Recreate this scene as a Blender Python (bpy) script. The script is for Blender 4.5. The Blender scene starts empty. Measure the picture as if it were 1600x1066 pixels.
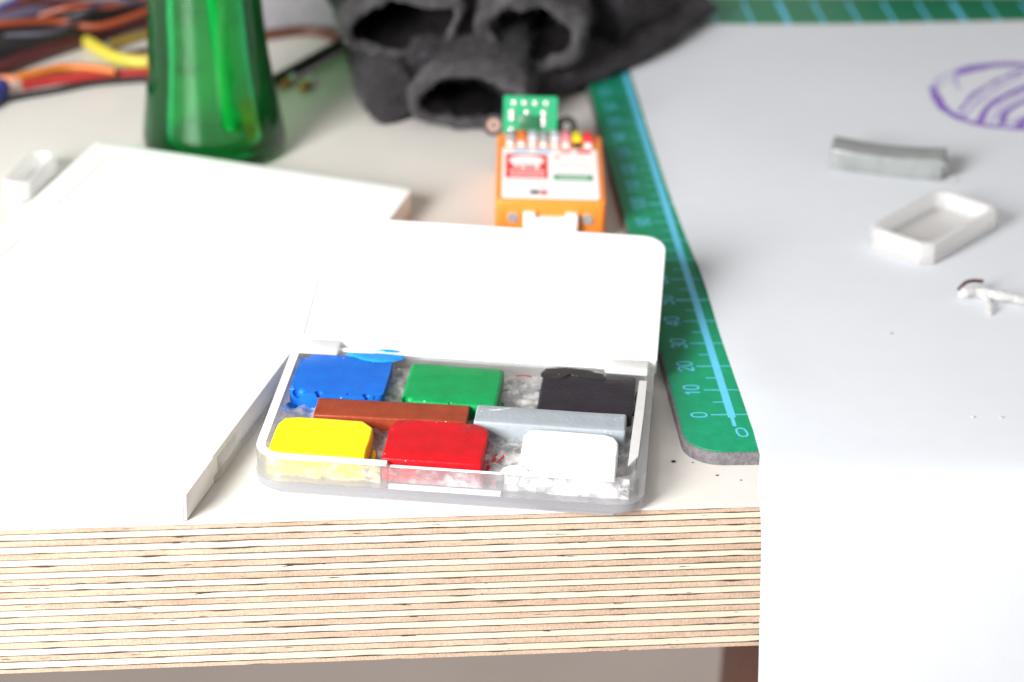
import bpy, bmesh, math, random
from mathutils import Vector, Matrix, noise as mnoise

random.seed(7)
MM = 0.001                       # everything below is written in millimetres
SC = bpy.context.scene
COL = SC.collection

# ------------------------------------------------------------------ camera
cam_d = bpy.data.cameras.new('camera')
cam_d.sensor_fit = 'HORIZONTAL'
cam_d.sensor_width = 23.6
cam_d.lens = 55.0
cam_d.clip_start = 0.01
cam_d.clip_end = 20.0
cam_d.dof.use_dof = True
cam_d.dof.focus_distance = 0.437
cam_d.dof.aperture_fstop = 9.0
cam_d.dof.aperture_blades = 7
cam = bpy.data.objects.new('camera', cam_d)
COL.objects.link(cam)
cR = Vector((0.99423, -0.10386, 0.02673)).normalized()
cF = Vector((0.10464, 0.88484, -0.45399)).normalized()
cU = cR.cross(cF).normalized()
M = Matrix.Identity(4)
for i in range(3):
    M[i][0], M[i][1], M[i][2] = cR[i], cU[i], -cF[i]
M.translation = Vector((-32.6, -365.5, 222.0)) * MM
cam.matrix_world = M
SC.camera = cam

# ------------------------------------------------------------------ light
world = bpy.data.worlds.new('World')
SC.world = world
world.use_nodes = True
bg = world.node_tree.nodes['Background']
bg.inputs['Color'].default_value = (1.0, 0.945, 0.895, 1)
bg.inputs['Strength'].default_value = 0.45

key_d = bpy.data.lights.new('window_light', 'AREA')
key_d.shape = 'RECTANGLE'
key_d.size, key_d.size_y = 0.20, 0.26
key_d.energy = 8.8
key_d.color = (1.0, 0.985, 0.97)
key = bpy.data.objects.new('window_light', key_d)
COL.objects.link(key)
key.location = (-0.34, -0.29, 0.245)
key.rotation_euler = (Vector((0.0, 0.06, 0.0)) - key.location).to_track_quat('-Z', 'Y').to_euler()

SC.view_settings.view_transform = 'Standard'
SC.view_settings.look = 'None'
SC.view_settings.gamma = 1.0
SC.view_settings.exposure = 0.0
SC.view_settings.use_curve_mapping = False
SC.render.engine = 'CYCLES'
SC.cycles.use_denoising = True
SC.cycles.max_bounces = 14
SC.cycles.transparent_max_bounces = 24
SC.cycles.transmission_bounces = 12
SC.cycles.sample_clamp_indirect = 8.0

# ------------------------------------------------------------------ materials
def new_mat(name):
    m = bpy.data.materials.new(name)
    m.use_nodes = True
    nt = m.node_tree
    nt.nodes.clear()
    out = nt.nodes.new('ShaderNodeOutputMaterial')
    return m, nt, out

def N(nt, kind, **kw):
    n = nt.nodes.new(kind)
    for k, v in kw.items():
        if k in n.inputs: n.inputs[k].default_value = v
        else: setattr(n, k, v)
    return n

def c4(c): return (c[0], c[1], c[2], 1.0)

def coords(nt, scale=(1, 1, 1), kind='Object'):
    t = N(nt, 'ShaderNodeTexCoord')
    mp = N(nt, 'ShaderNodeMapping')
    mp.inputs['Scale'].default_value = scale
    nt.links.new(t.outputs[kind], mp.inputs['Vector'])
    return mp.outputs['Vector']

def surf(name, col, rough=0.5, var=0.06, vscale=80, bump=0.0, bscale=900, spec=0.5, sheen=0.0,
         col2=None, stretch=(1, 1, 1), coat=0.0, sss=0.0, speck=None):
    """principled surface with colour variation, optional fine relief and specks; scales are per metre"""
    m, nt, out = new_mat(name)
    p = N(nt, 'ShaderNodeBsdfPrincipled')
    p.inputs['Roughness'].default_value = rough
    p.inputs['Specular IOR Level'].default_value = spec
    p.inputs['Sheen Weight'].default_value = sheen
    p.inputs['Sheen Roughness'].default_value = 0.4
    p.inputs['Coat Weight'].default_value = coat
    if sss:
        p.inputs['Subsurface Weight'].default_value = sss
        p.inputs['Subsurface Scale'].default_value = 0.002
    v = coords(nt, stretch)
    n1 = N(nt, 'ShaderNodeTexNoise', Scale=vscale, Detail=6.0, Roughness=0.6)
    nt.links.new(v, n1.inputs['Vector'])
    r = N(nt, 'ShaderNodeValToRGB')
    r.color_ramp.elements[0].position = 0.32
    r.color_ramp.elements[1].position = 0.68
    a = col2 if col2 else tuple(max(0, x * (1 - var)) for x in col)
    b = col if col2 else tuple(min(1, x * (1 + var)) for x in col)
    r.color_ramp.elements[0].color = c4(a)
    r.color_ramp.elements[1].color = c4(b)
    nt.links.new(n1.outputs['Fac'], r.inputs['Fac'])
    colout = r.outputs['Color']
    if speck:
        sc, size, scol = speck
        vo = N(nt, 'ShaderNodeTexVoronoi', Scale=sc)
        nt.links.new(v, vo.inputs['Vector'])
        lt = N(nt, 'ShaderNodeMath', operation='LESS_THAN')
        lt.inputs[1].default_value = size
        nt.links.new(vo.outputs['Distance'], lt.inputs[0])
        n3 = N(nt, 'ShaderNodeTexNoise', Scale=sc * 0.35)
        nt.links.new(v, n3.inputs['Vector'])
        gt = N(nt, 'ShaderNodeMath', operation='GREATER_THAN')
        gt.inputs[1].default_value = 0.56
        nt.links.new(n3.outputs['Fac'], gt.inputs[0])
        mu = N(nt, 'ShaderNodeMath', operation='MULTIPLY')
        nt.links.new(lt.outputs[0], mu.inputs[0]); nt.links.new(gt.outputs[0], mu.inputs[1])
        mx = N(nt, 'ShaderNodeMix', data_type='RGBA')
        nt.links.new(mu.outputs[0], mx.inputs['Factor'])
        nt.links.new(colout, mx.inputs['A'])
        mx.inputs['B'].default_value = c4(scol)
        colout = mx.outputs['Result']
    nt.links.new(colout, p.inputs['Base Color'])
    if bump:
        n2 = N(nt, 'ShaderNodeTexNoise', Scale=bscale, Detail=4.0)
        nt.links.new(v, n2.inputs['Vector'])
        bp = N(nt, 'ShaderNodeBump', Strength=bump, Distance=0.0004)
        nt.links.new(n2.outputs['Fac'], bp.inputs['Height'])
        nt.links.new(bp.outputs['Normal'], p.inputs['Normal'])
    nt.links.new(p.outputs[0], out.inputs['Surface'])
    return m

def clear_mat(name, tint=(0.96, 0.965, 0.97), milk=0.18, milk_col=(0.85, 0.86, 0.88), rough=0.06, refr=0.35,
              bump=0.0, bscale=500, milk_noise=0.0):
    """clear cast plastic: straight-through, refracted and scattered light plus a surface reflection"""
    m, nt, out = new_mat(name)
    v = coords(nt)
    tr = N(nt, 'ShaderNodeBsdfTransparent', Color=c4(tint))
    rf = N(nt, 'ShaderNodeBsdfRefraction', Color=c4(tint), Roughness=rough + 0.08, IOR=1.3)
    df = N(nt, 'ShaderNodeBsdfDiffuse', Color=c4(milk_col))
    tl = N(nt, 'ShaderNodeBsdfTranslucent', Color=c4(milk_col))
    gl = N(nt, 'ShaderNodeBsdfGlossy', Color=(1, 1, 1, 1), Roughness=rough)
    lw = N(nt, 'ShaderNodeLayerWeight', Blend=0.5)
    pw = N(nt, 'ShaderNodeMath', operation='POWER'); pw.inputs[1].default_value = 4.0
    nt.links.new(lw.outputs['Facing'], pw.inputs[0])
    fr = N(nt, 'ShaderNodeMath', operation='MULTIPLY_ADD'); fr.inputs[1].default_value = 0.7; fr.inputs[2].default_value = 0.045
    nt.links.new(pw.outputs[0], fr.inputs[0])
    m1 = N(nt, 'ShaderNodeMixShader'); m1.inputs[0].default_value = refr
    nt.links.new(tr.outputs[0], m1.inputs[1]); nt.links.new(rf.outputs[0], m1.inputs[2])
    md = N(nt, 'ShaderNodeMixShader'); md.inputs[0].default_value = 0.45
    nt.links.new(df.outputs[0], md.inputs[1]); nt.links.new(tl.outputs[0], md.inputs[2])
    m2 = N(nt, 'ShaderNodeMixShader'); m2.inputs[0].default_value = milk
    nt.links.new(m1.outputs[0], m2.inputs[1]); nt.links.new(md.outputs[0], m2.inputs[2])
    if milk_noise:
        nz = N(nt, 'ShaderNodeTexNoise', Scale=260.0, Detail=5.0)
        nt.links.new(v, nz.inputs['Vector'])
        mr = N(nt, 'ShaderNodeMapRange')
        mr.inputs['From Min'].default_value = 0.42; mr.inputs['From Max'].default_value = 0.66
        mr.inputs['To Min'].default_value = milk; mr.inputs['To Max'].default_value = milk_noise
        nt.links.new(nz.outputs['Fac'], mr.inputs['Value'])
        nt.links.new(mr.outputs[0], m2.inputs[0])
    m3 = N(nt, 'ShaderNodeMixShader')
    nt.links.new(fr.outputs[0], m3.inputs[0])
    nt.links.new(m2.outputs[0], m3.inputs[1]); nt.links.new(gl.outputs[0], m3.inputs[2])
    if bump:
        n2 = N(nt, 'ShaderNodeTexNoise', Scale=bscale, Detail=3.0)
        nt.links.new(v, n2.inputs['Vector'])
        bp = N(nt, 'ShaderNodeBump', Strength=bump, Distance=0.0006)
        nt.links.new(n2.outputs['Fac'], bp.inputs['Height'])
        for s in (rf, gl, df, lw): nt.links.new(bp.outputs['Normal'], s.inputs['Normal'])
    nt.links.new(m3.outputs[0], out.inputs['Surface'])
    return m

def smear_mat(name, col, col2, lo=0.45, hi=0.62, scale=220):
    """thin streaky layer of dried paint and glue: patches of colour with clear gaps"""
    m, nt, out = new_mat(name)
    v = coords(nt, (1, 1, 1.6))
    nz = N(nt, 'ShaderNodeTexNoise', Scale=scale, Detail=6.0, Roughness=0.65, Distortion=0.6)
    nt.links.new(v, nz.inputs['Vector'])
    nz2 = N(nt, 'ShaderNodeTexNoise', Scale=scale * 0.8, Detail=3.0)
    vo = coords(nt, (1.3, 1, 1)); nt.links.new(vo, nz2.inputs['Vector'])
    r = N(nt, 'ShaderNodeValToRGB')
    r.color_ramp.elements[0].position = 0.4; r.color_ramp.elements[1].position = 0.6
    r.color_ramp.elements[0].color = c4(col); r.color_ramp.elements[1].color = c4(col2)
    nt.links.new(nz2.outputs['Fac'], r.inputs['Fac'])
    p = N(nt, 'ShaderNodeBsdfPrincipled', Roughness=0.25)
    nt.links.new(r.outputs[0], p.inputs['Base Color'])
    mr = N(nt, 'ShaderNodeMapRange')
    mr.inputs['From Min'].default_value = lo; mr.inputs['From Max'].default_value = hi
    nt.links.new(nz.outputs['Fac'], mr.inputs['Value'])
    nt.links.new(mr.outputs[0], p.inputs['Alpha'])
    nt.links.new(p.outputs[0], out.inputs['Surface'])
    return m

def ply_mat(name, a, b, endgrain):
    """edge of one veneer: stippled end grain or long streaks, with slits of dark filler"""
    m, nt, out = new_mat(name)
    p = N(nt, 'ShaderNodeBsdfPrincipled', Roughness=0.62)
    p.inputs['Specular IOR Level'].default_value = 0.25
    oi = N(nt, 'ShaderNodeObjectInfo')
    t = N(nt, 'ShaderNodeTexCoord')
    ad = N(nt, 'ShaderNodeVectorMath', operation='ADD')
    nt.links.new(t.outputs['Object'], ad.inputs[0])
    cb = N(nt, 'ShaderNodeCombineXYZ'); nt.links.new(oi.outputs['Random'], cb.inputs[0])
    nt.links.new(oi.outputs['Random'], cb.inputs[1])
    nt.links.new(cb.outputs[0], ad.inputs[1])
    mp = N(nt, 'ShaderNodeMapping')
    mp.inputs['Scale'].default_value = (2600, 400, 1800) if endgrain else (60, 300, 1500)
    nt.links.new(ad.outputs[0], mp.inputs['Vector'])
    n1 = N(nt, 'ShaderNodeTexNoise', Scale=1.0, Detail=3.0, Roughness=0.7)
    nt.links.new(mp.outputs[0], n1.inputs['Vector'])
    mp2 = N(nt, 'ShaderNodeMapping'); mp2.inputs['Scale'].default_value = (70, 50, 420)
    nt.links.new(ad.outputs[0], mp2.inputs['Vector'])
    n2 = N(nt, 'ShaderNodeTexNoise', Scale=1.0, Detail=4.0)
    nt.links.new(mp2.outputs[0], n2.inputs['Vector'])
    mix = N(nt, 'ShaderNodeMath', operation='MULTIPLY_ADD')
    mix.inputs[1].default_value = 0.55 if endgrain else 0.35
    nt.links.new(n1.outputs['Fac'], mix.inputs[0])
    ml = N(nt, 'ShaderNodeMath', operation='MULTIPLY'); ml.inputs[1].default_value = 0.45 if endgrain else 0.65
    nt.links.new(n2.outputs['Fac'], ml.inputs[0]); nt.links.new(ml.outputs[0], mix.inputs[2])
    r = N(nt, 'ShaderNodeValToRGB')
    r.color_ramp.elements[0].position = 0.36; r.color_ramp.elements[1].position = 0.64
    r.color_ramp.elements[0].color = c4(a); r.color_ramp.elements[1].color = c4(b)
    nt.links.new(mix.outputs[0], r.inputs['Fac'])
    # filler slits
    mp3 = N(nt, 'ShaderNodeMapping'); mp3.inputs['Scale'].default_value = (190, 40, 2600)
    nt.links.new(ad.outputs[0], mp3.inputs['Vector'])
    n3 = N(nt, 'ShaderNodeTexNoise', Scale=1.0, Detail=3.0, Roughness=0.55)
    nt.links.new(mp3.outputs[0], n3.inputs['Vector'])
    mr = N(nt, 'ShaderNodeMapRange')
    mr.inputs['From Min'].default_value = 0.685; mr.inputs['From Max'].default_value = 0.705
    nt.links.new(n3.outputs['Fac'], mr.inputs['Value'])
    mx = N(nt, 'ShaderNodeMix', data_type='RGBA')
    nt.links.new(mr.outputs[0], mx.inputs['Factor']); nt.links.new(r.outputs[0], mx.inputs['A'])
    mx.inputs['B'].default_value = (0.06, 0.045, 0.035, 1)
    nt.links.new(mx.outputs['Result'], p.inputs['Base Color'])
    bp = N(nt, 'ShaderNodeBump', Strength=0.4, Distance=0.0002)
    nt.links.new(n1.outputs['Fac'], bp.inputs['Height'])
    nt.links.new(bp.outputs['Normal'], p.inputs['Normal'])
    nt.links.new(p.outputs[0], out.inputs['Surface'])
    return m

MT = {}
MT['laminate'] = surf('laminate', (0.645, 0.62, 0.585), 0.38, var=0.025, vscale=60, bump=0.03, bscale=2500, spec=0.4)
MT['ply_light'] = ply_mat('ply_light', (0.55, 0.50, 0.395), (0.62, 0.58, 0.475), False)
MT['ply_dark'] = ply_mat('ply_dark', (0.38, 0.255, 0.18), (0.60, 0.46, 0.355), True)
MT['glue_line'] = surf('glue_line', (0.055, 0.035, 0.025), 0.7, var=0.3, vscale=400)
MT['leg_wood'] = surf('leg_wood', (0.16, 0.062, 0.04), 0.5, var=0.15, vscale=60, stretch=(4, 4, 0.5))
MT['floor'] = surf('floor', (0.80, 0.70, 0.65), 0.7, var=0.05, vscale=12)
MT['white'] = surf('white_plastic', (0.86, 0.85, 0.84), 0.34, var=0.015, vscale=50, bump=0.02, bscale=1500, sss=0.05)
MT['white_lid'] = surf('white_lid', (0.87, 0.87, 0.87), 0.3, var=0.012, vscale=60, bump=0.02, bscale=1200)
MT['clear'] = clear_mat('clear_plastic', tint=(0.99, 0.99, 0.99), milk=0.14, milk_col=(0.86, 0.86, 0.88), refr=0.15)
MT['clear_frost'] = clear_mat('frosted_plastic', tint=(0.99, 0.99, 0.99), milk=0.50, milk_col=(0.58, 0.59, 0.64), rough=0.22, refr=0.2)
MT['clear_white'] = clear_mat('whitish_plastic', tint=(0.99, 0.99, 0.99), milk=0.70, milk_col=(0.93, 0.93, 0.93), rough=0.16, refr=0.15, bump=0.25, bscale=420)
MT['glue'] = clear_mat('clear_glue', tint=(0.98, 0.98, 0.98), milk=0.16, milk_col=(0.80, 0.79, 0.78), rough=0.05, refr=0.2,
                       bump=1.0, bscale=430, milk_noise=0.85)
MT['rim'] = surf('sanded_rim', (0.88, 0.88, 0.88), 0.35, var=0.05, vscale=300, bump=0.25, bscale=900)
MT['smear_yellow'] = smear_mat('smear_yellow', (0.74, 0.55, 0.12), (0.62, 0.60, 0.54), 0.42, 0.60)
MT['smear_red'] = smear_mat('smear_red', (0.26, 0.02, 0.05), (0.58, 0.50, 0.53), 0.42, 0.58)
MT['smear_white'] = smear_mat('smear_white', (0.30, 0.31, 0.35), (0.88, 0.88, 0.88), 0.36, 0.52, 300)

def paint(name, col, col2, rough=0.42, coat=0.0):
    return surf(name, col, rough, vscale=240, bump=0.22, bscale=1300, spec=0.22, col2=col2, coat=coat,
                speck=(560, 0.085, (min(1, col[0] + .35), min(1, col[1] + .35), min(1, col[2] + .35))))
MT['blue'] = paint('paint_blue', (0.006, 0.125, 0.54), (0.004, 0.095, 0.45))
MT['green'] = paint('paint_green', (0.003, 0.27, 0.075), (0.002, 0.215, 0.055))
MT['black'] = paint('paint_black', (0.021, 0.016, 0.024), (0.013, 0.010, 0.015), 0.36)
MT['brown'] = paint('paint_brown', (0.27, 0.047, 0.018), (0.20, 0.032, 0.012))
MT['grey'] = paint('paint_grey', (0.31, 0.345, 0.375), (0.27, 0.305, 0.335))
MT['yellow'] = paint('paint_yellow', (0.86, 0.72, 0.008), (0.80, 0.64, 0.006))
MT['red'] = paint('paint_red', (0.52, 0.004, 0.010), (0.41, 0.003, 0.007))
MT['white_paint'] = paint('paint_white', (0.88, 0.88, 0.87), (0.85, 0.85, 0.84))
MT['mat_green'] = surf('mat_green', (0.005, 0.20, 0.095), 0.42, var=0.10, vscale=500, bump=0.12, bscale=3000, spec=0.35)
MT['mat_core'] = surf('mat_core', (0.145, 0.135, 0.145), 0.8, var=0.25, vscale=900, bump=0.6, bscale=1800)
MT['mat_blue'] = surf('mat_blue', (0.10, 0.50, 0.74), 0.45, var=0.04, vscale=300)
MT['paper'] = surf('paper', (0.60, 0.63, 0.675), 0.75, var=0.012, vscale=150, bump=0.05, bscale=1800, spec=0.2)
MT['ink'] = surf('ink', (0.15, 0.06, 0.40), 0.6, vscale=260, col2=(0.27, 0.17, 0.52))
MT['ink_faint'] = surf('ink_faint', (0.34, 0.27, 0.58), 0.6, vscale=260, col2=(0.48, 0.44, 0.66))
MT['felt'] = surf('felt', (0.022, 0.020, 0.023), 0.95, vscale=110, bump=1.0, bscale=700, spec=0.1, sheen=0.12, col2=(0.045, 0.042, 0.047), speck=(420, 0.12, (0.2, 0.19, 0.19)))
MT['felt_inner_shade'] = surf('felt_inner_shade', (0.010, 0.009, 0.010), 0.95, var=0.3, vscale=150, bump=1.0, bscale=700, spec=0.05)  # same felt, shade inside the roll openings put into the colour
MT['felt_rim'] = surf('felt_rim', (0.080, 0.076, 0.082), 0.95, vscale=130, bump=1.0, bscale=700, spec=0.1, sheen=0.25, col2=(0.026, 0.024, 0.027))
MT['felt_grey'] = surf('felt_grey', (0.27, 0.26, 0.275), 0.95, vscale=110, bump=1.0, bscale=600, spec=0.1, sheen=0.4, col2=(0.20, 0.19, 0.21))
MT['orange'] = surf('orange_plastic', (0.84, 0.235, 0.03), 0.4, var=0.03, vscale=100)
MT['sticker'] = surf('sticker', (0.86, 0.86, 0.86), 0.4, var=0.01, vscale=100)
MT['pcb'] = surf('pcb', (0.012, 0.30, 0.13), 0.35, var=0.12, vscale=300)
MT['pcb_dark'] = surf('pcb_dark', (0.015, 0.10, 0.045), 0.3, var=0.2, vscale=300)
MT['solder'] = surf('solder', (0.78, 0.76, 0.74), 0.22, var=0.1, vscale=300)
MT['solder'].node_tree.nodes['Principled BSDF'].inputs['Metallic'].default_value = 0.7
MT['black_plastic'] = surf('black_plastic', (0.018, 0.014, 0.015), 0.45, var=0.2, vscale=100)
MT['copper'] = surf('copper', (0.75, 0.30, 0.16), 0.3, var=0.2, vscale=500)
MT['copper'].node_tree.nodes['Principled BSDF'].inputs['Metallic'].default_value = 0.6
def flat(name, col, rough=0.5): return surf(name, col, rough, var=0.06, vscale=200)
MT['p_red'] = flat('p_red', (0.72, 0.03, 0.04)); MT['p_green'] = flat('p_green', (0.03, 0.30, 0.11))
MT['p_grey'] = flat('p_grey', (0.30, 0.31, 0.32)); MT['p_dark'] = flat('p_dark', (0.03, 0.03, 0.03))
MT['p_yellow'] = flat('p_yellow', (0.75, 0.60, 0.02)); MT['p_lightgrey'] = flat('p_lightgrey', (0.55, 0.56, 0.6))
MT['p_pink'] = flat('p_pink', (0.80, 0.25, 0.30)); MT['p_blue'] = flat('p_blue', (0.35, 0.55, 0.85))
MT['p_orange'] = flat('p_orange', (0.80, 0.16, 0.03)); MT['p_white'] = flat('p_white', (0.9, 0.9, 0.9))
MT['w_black'] = flat('w_black', (0.014, 0.013, 0.015)); MT['w_maroon'] = flat('w_maroon', (0.07, 0.014, 0.016))
MT['w_yellow'] = flat('w_yellow', (0.52, 0.45, 0.05)); MT['w_red'] = flat('w_red', (0.33, 0.018, 0.018))
MT['w_orange'] = flat('w_orange', (0.46, 0.13, 0.015)); MT['w_pink'] = flat('w_pink', (0.75, 0.36, 0.28))
MT['w_blue'] = flat('w_blue', (0.02, 0.04, 0.26)); MT['w_slate'] = flat('w_slate', (0.085, 0.075, 0.12))
MT['w_rust'] = flat('w_rust', (0.24, 0.042, 0.01)); MT['w_brown'] = flat('w_brown', (0.10, 0.035, 0.02))
MT['w_darkslate'] = flat('w_darkslate', (0.04, 0.036, 0.055)); MT['pad_copper'] = flat('pad_copper', (0.36, 0.22, 0.19)); MT['w_dull'] = flat('w_dull', (0.26, 0.17, 0.02)); MT['w_white'] = flat('w_white', (0.62, 0.62, 0.62)); MT['w_grey'] = flat('w_grey', (0.16, 0.16, 0.17))

def bottle_mat():
    m, nt, out = new_mat('green_bottle')
    tint = (0.20, 0.90, 0.52, 1)
    tr = N(nt, 'ShaderNodeBsdfTransparent', Color=tint)
    rf = N(nt, 'ShaderNodeBsdfRefraction', Color=(0.12, 0.88, 0.45, 1), Roughness=0.03, IOR=1.45)
    df = N(nt, 'ShaderNodeBsdfTranslucent', Color=(0.01, 0.50, 0.19, 1))
    gl = N(nt, 'ShaderNodeBsdfGlossy', Color=(1, 1, 1, 1), Roughness=0.06)
    fr = N(nt, 'ShaderNodeFresnel', IOR=1.45)
    nz = N(nt, 'ShaderNodeTexNoise', Scale=60.0, Detail=3.0)
    nt.links.new(coords(nt, (1, 1, 0.3)), nz.inputs['Vector'])
    bp = N(nt, 'ShaderNodeBump', Strength=0.25, Distance=0.001)
    nt.links.new(nz.outputs['Fac'], bp.inputs['Height'])
    for s in (rf, gl): nt.links.new(bp.outputs['Normal'], s.inputs['Normal'])
    m1 = N(nt, 'ShaderNodeMixShader'); m1.inputs[0].default_value = 0.18
    nt.links.new(tr.outputs[0], m1.inputs[1]); nt.links.new(rf.outputs[0], m1.inputs[2])
    m2 = N(nt, 'ShaderNodeMixShader'); m2.inputs[0].default_value = 0.15
    nt.links.new(m1.outputs[0], m2.inputs[1]); nt.links.new(df.outputs[0], m2.inputs[2])
    m3 = N(nt, 'ShaderNodeMixShader')
    nt.links.new(fr.outputs[0], m3.inputs[0]); nt.links.new(m2.outputs[0], m3.inputs[1]); nt.links.new(gl.outputs[0], m3.inputs[2])
    nt.links.new(m3.outputs[0], out.inputs['Surface'])
    return m
MT['bottle'] = bottle_mat()

# ------------------------------------------------------------------ mesh helpers
def finish(name, me, mat, parent=None, loc=(0, 0, 0), rot=(0, 0, 0)):
    o = bpy.data.objects.new(name, me)
    COL.objects.link(o)
    if mat and not me.materials: me.materials.append(MT[mat])
    o.location = Vector(loc) * MM
    o.rotation_euler = [math.radians(a) for a in rot]
    if parent: o.parent = parent
    return o

def mesh_of(name, bm, smooth=True, angle=38):
    for v in bm.verts: v.co *= MM
    bmesh.ops.recalc_face_normals(bm, faces=bm.faces)
    me = bpy.data.meshes.new(name)
    bm.to_mesh(me); bm.free()
    if smooth:
        for p in me.polygons: p.use_smooth = True
        me.set_sharp_from_angle(angle=math.radians(angle))
    return me

def obj(name, bm, mat, parent=None, loc=(0, 0, 0), rot=(0, 0, 0), smooth=True, angle=38):
    return finish(name, mesh_of(name, bm, smooth, angle), mat, parent, loc, rot)

def empty(name, loc=(0, 0, 0), rot=(0, 0, 0)):
    o = bpy.data.objects.new(name, None)
    o.empty_display_size = 0.01
    COL.objects.link(o)
    o.location = Vector(loc) * MM
    o.rotation_euler = [math.radians(a) for a in rot]
    return o

def tag(o, label, cat=None, group=None, kind=None):
    o['label'] = label
    if cat: o['category'] = cat
    if group: o['group'] = group
    if kind: o['kind'] = kind
    return o

def rrect(u0, u1, v0, v1, r=1.0, seg=5):
    """counter-clockwise rounded rectangle; r = one radius or (front-left, front-right, back-right, back-left);
    seg likewise (1 gives a straight chamfer)"""
    if not isinstance(r, (tuple, list)): r = (r,) * 4
    if not isinstance(seg, (tuple, list)): seg = (seg,) * 4
    cs = [(u0, v0, 180), (u1, v0, 270), (u1, v1, 0), (u0, v1, 90)]
    sg = [(1, 1), (-1, 1), (-1, -1), (1, -1)]
    pts = []
    for (cx, cy, a0), (sx, sy), rr, sn in zip(cs, sg, r, seg):
        rr = max(rr, 0.01)
        for k in range(sn + 1):
            a = math.radians(a0 + 90.0 * k / sn)
            pts.append((cx + sx * rr + rr * math.cos(a), cy + sy * rr + rr * math.sin(a)))
    return pts

def prism(bm, pts, z0, z1, bt=0.0, bb=0.0, seg=3):
    lo = [bm.verts.new((x, y, z0)) for x, y in pts]
    hi = [bm.verts.new((x, y, z1)) for x, y in pts]
    n = len(pts)
    ft = bm.faces.new(hi); fb = bm.faces.new(lo[::-1])
    for i in range(n):
        bm.faces.new((lo[i], lo[(i + 1) % n], hi[(i + 1) % n], hi[i]))
    if bt: bmesh.ops.bevel(bm, geom=list(ft.edges), offset=bt, segments=seg, profile=0.5, affect='EDGES', clamp_overlap=True)
    if bb and fb.is_valid: bmesh.ops.bevel(bm, geom=list(fb.edges), offset=bb, segments=seg, profile=0.5, affect='EDGES', clamp_overlap=True)
    return bm

def box(bm, x0, x1, y0, y1, z0, z1, bev=0.0, seg=2):
    r = bmesh.ops.create_cube(bm, size=1.0)
    vs = r['verts']
    for v in vs:
        v.co = Vector(((x0 + x1) / 2 + v.co.x * (x1 - x0), (y0 + y1) / 2 + v.co.y * (y1 - y0), (z0 + z1) / 2 + v.co.z * (z1 - z0)))
    if bev:
        es = list({e for v in vs for e in v.link_edges})
        bmesh.ops.bevel(bm, geom=es, offset=bev, segments=seg, profile=0.5, affect='EDGES')
    return bm

def ringprism(bm, outer, inner, z0, z1):
    n = len(outer)
    A = [bm.verts.new((x, y, z0)) for x, y in outer]; B = [bm.verts.new((x, y, z1)) for x, y in outer]
    C = [bm.verts.new((x, y, z0)) for x, y in inner]; D = [bm.verts.new((x, y, z1)) for x, y in inner]
    for i in range(n):
        j = (i + 1) % n
        bm.faces.new((A[i], A[j], B[j], B[i])); bm.faces.new((D[i], D[j], C[j], C[i]))
        bm.faces.new((B[i], B[j], D[j], D[i])); bm.faces.new((C[i], C[j], A[j], A[i]))
    return bm

def smooth_path(pts, step=1.5):
    P = [Vector(p) for p in pts]
    if len(P) < 3:
        return P
    P = [P[0] * 2 - P[1]] + P + [P[-1] * 2 - P[-2]]
    out = []
    for i in range(1, len(P) - 2):
        n = max(2, int((P[i + 1] - P[i]).length / step))
        for k in range(n):
            t = k / n
            a, b, c, d = P[i - 1], P[i], P[i + 1], P[i + 2]
            out.append(0.5 * (2 * b + (c - a) * t + (2 * a - 5 * b + 4 * c - d) * t * t + (3 * b - a - 3 * c + d) * t ** 3))
    out.append(P[-2])
    return out

def tube(bm, pts, r, seg=10, flat_z=1.0, step=1.5, taper=None):
    path = smooth_path(pts, step)
    up = Vector((0, 0, 1))
    rings = []
    for i, p in enumerate(path):
        t = (path[min(i + 1, len(path) - 1)] - path[max(i - 1, 0)]).normalized()
        s = t.cross(up)
        s = s.normalized() if s.length > 1e-4 else Vector((1, 0, 0))
        w = s.cross(t).normalized()
        rr = r if not taper else r * taper(i / (len(path) - 1))
        rings.append([bm.verts.new(p + s * rr * math.cos(2 * math.pi * k / seg) + w * rr * flat_z * math.sin(2 * math.pi * k / seg)) for k in range(seg)])
    for a, b in zip(rings, rings[1:]):
        for k in range(seg):
            bm.faces.new((a[k], a[(k + 1) % seg], b[(k + 1) % seg], b[k]))
    bm.faces.new(rings[0][::-1]); bm.faces.new(rings[-1])
    return bm

def lathe(bm, prof, seg=48, cx=None):
    rings = []
    for r, z in prof:
        dx = cx(z) if cx else 0.0
        rings.append([bm.verts.new((dx + r * math.cos(2 * math.pi * k / seg), r * math.sin(2 * math.pi * k / seg), z)) for k in range(seg)])
    for a, b in zip(rings, rings[1:]):
        for k in range(seg):
            bm.faces.new((a[k], a[(k + 1) % seg], b[(k + 1) % seg], b[k]))
    return bm, rings

def ribbon(bm, pts, w, z=0.0, step=1.0, wfun=None):
    path = smooth_path([(p[0], p[1], 0) for p in pts], step)
    prev = None
    for i, p in enumerate(path):
        t = (path[min(i + 1, len(path) - 1)] - path[max(i - 1, 0)]).normalized()
        s = Vector((-t.y, t.x, 0))
        ww = w * (wfun(i / max(1, len(path) - 1)) if wfun else 1.0) / 2
        pr = (bm.verts.new(p + s * ww + Vector((0, 0, z))), bm.verts.new(p - s * ww + Vector((0, 0, z))))
        if prev: bm.faces.new((prev[0], prev[1], pr[1], pr[0]))
        prev = pr
    return bm

def quad(bm, x0, x1, y0, y1, z):
    bm.faces.new([bm.verts.new(p) for p in ((x0, y0, z), (x1, y0, z), (x1, y1, z), (x0, y1, z))])
    return bm

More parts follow.
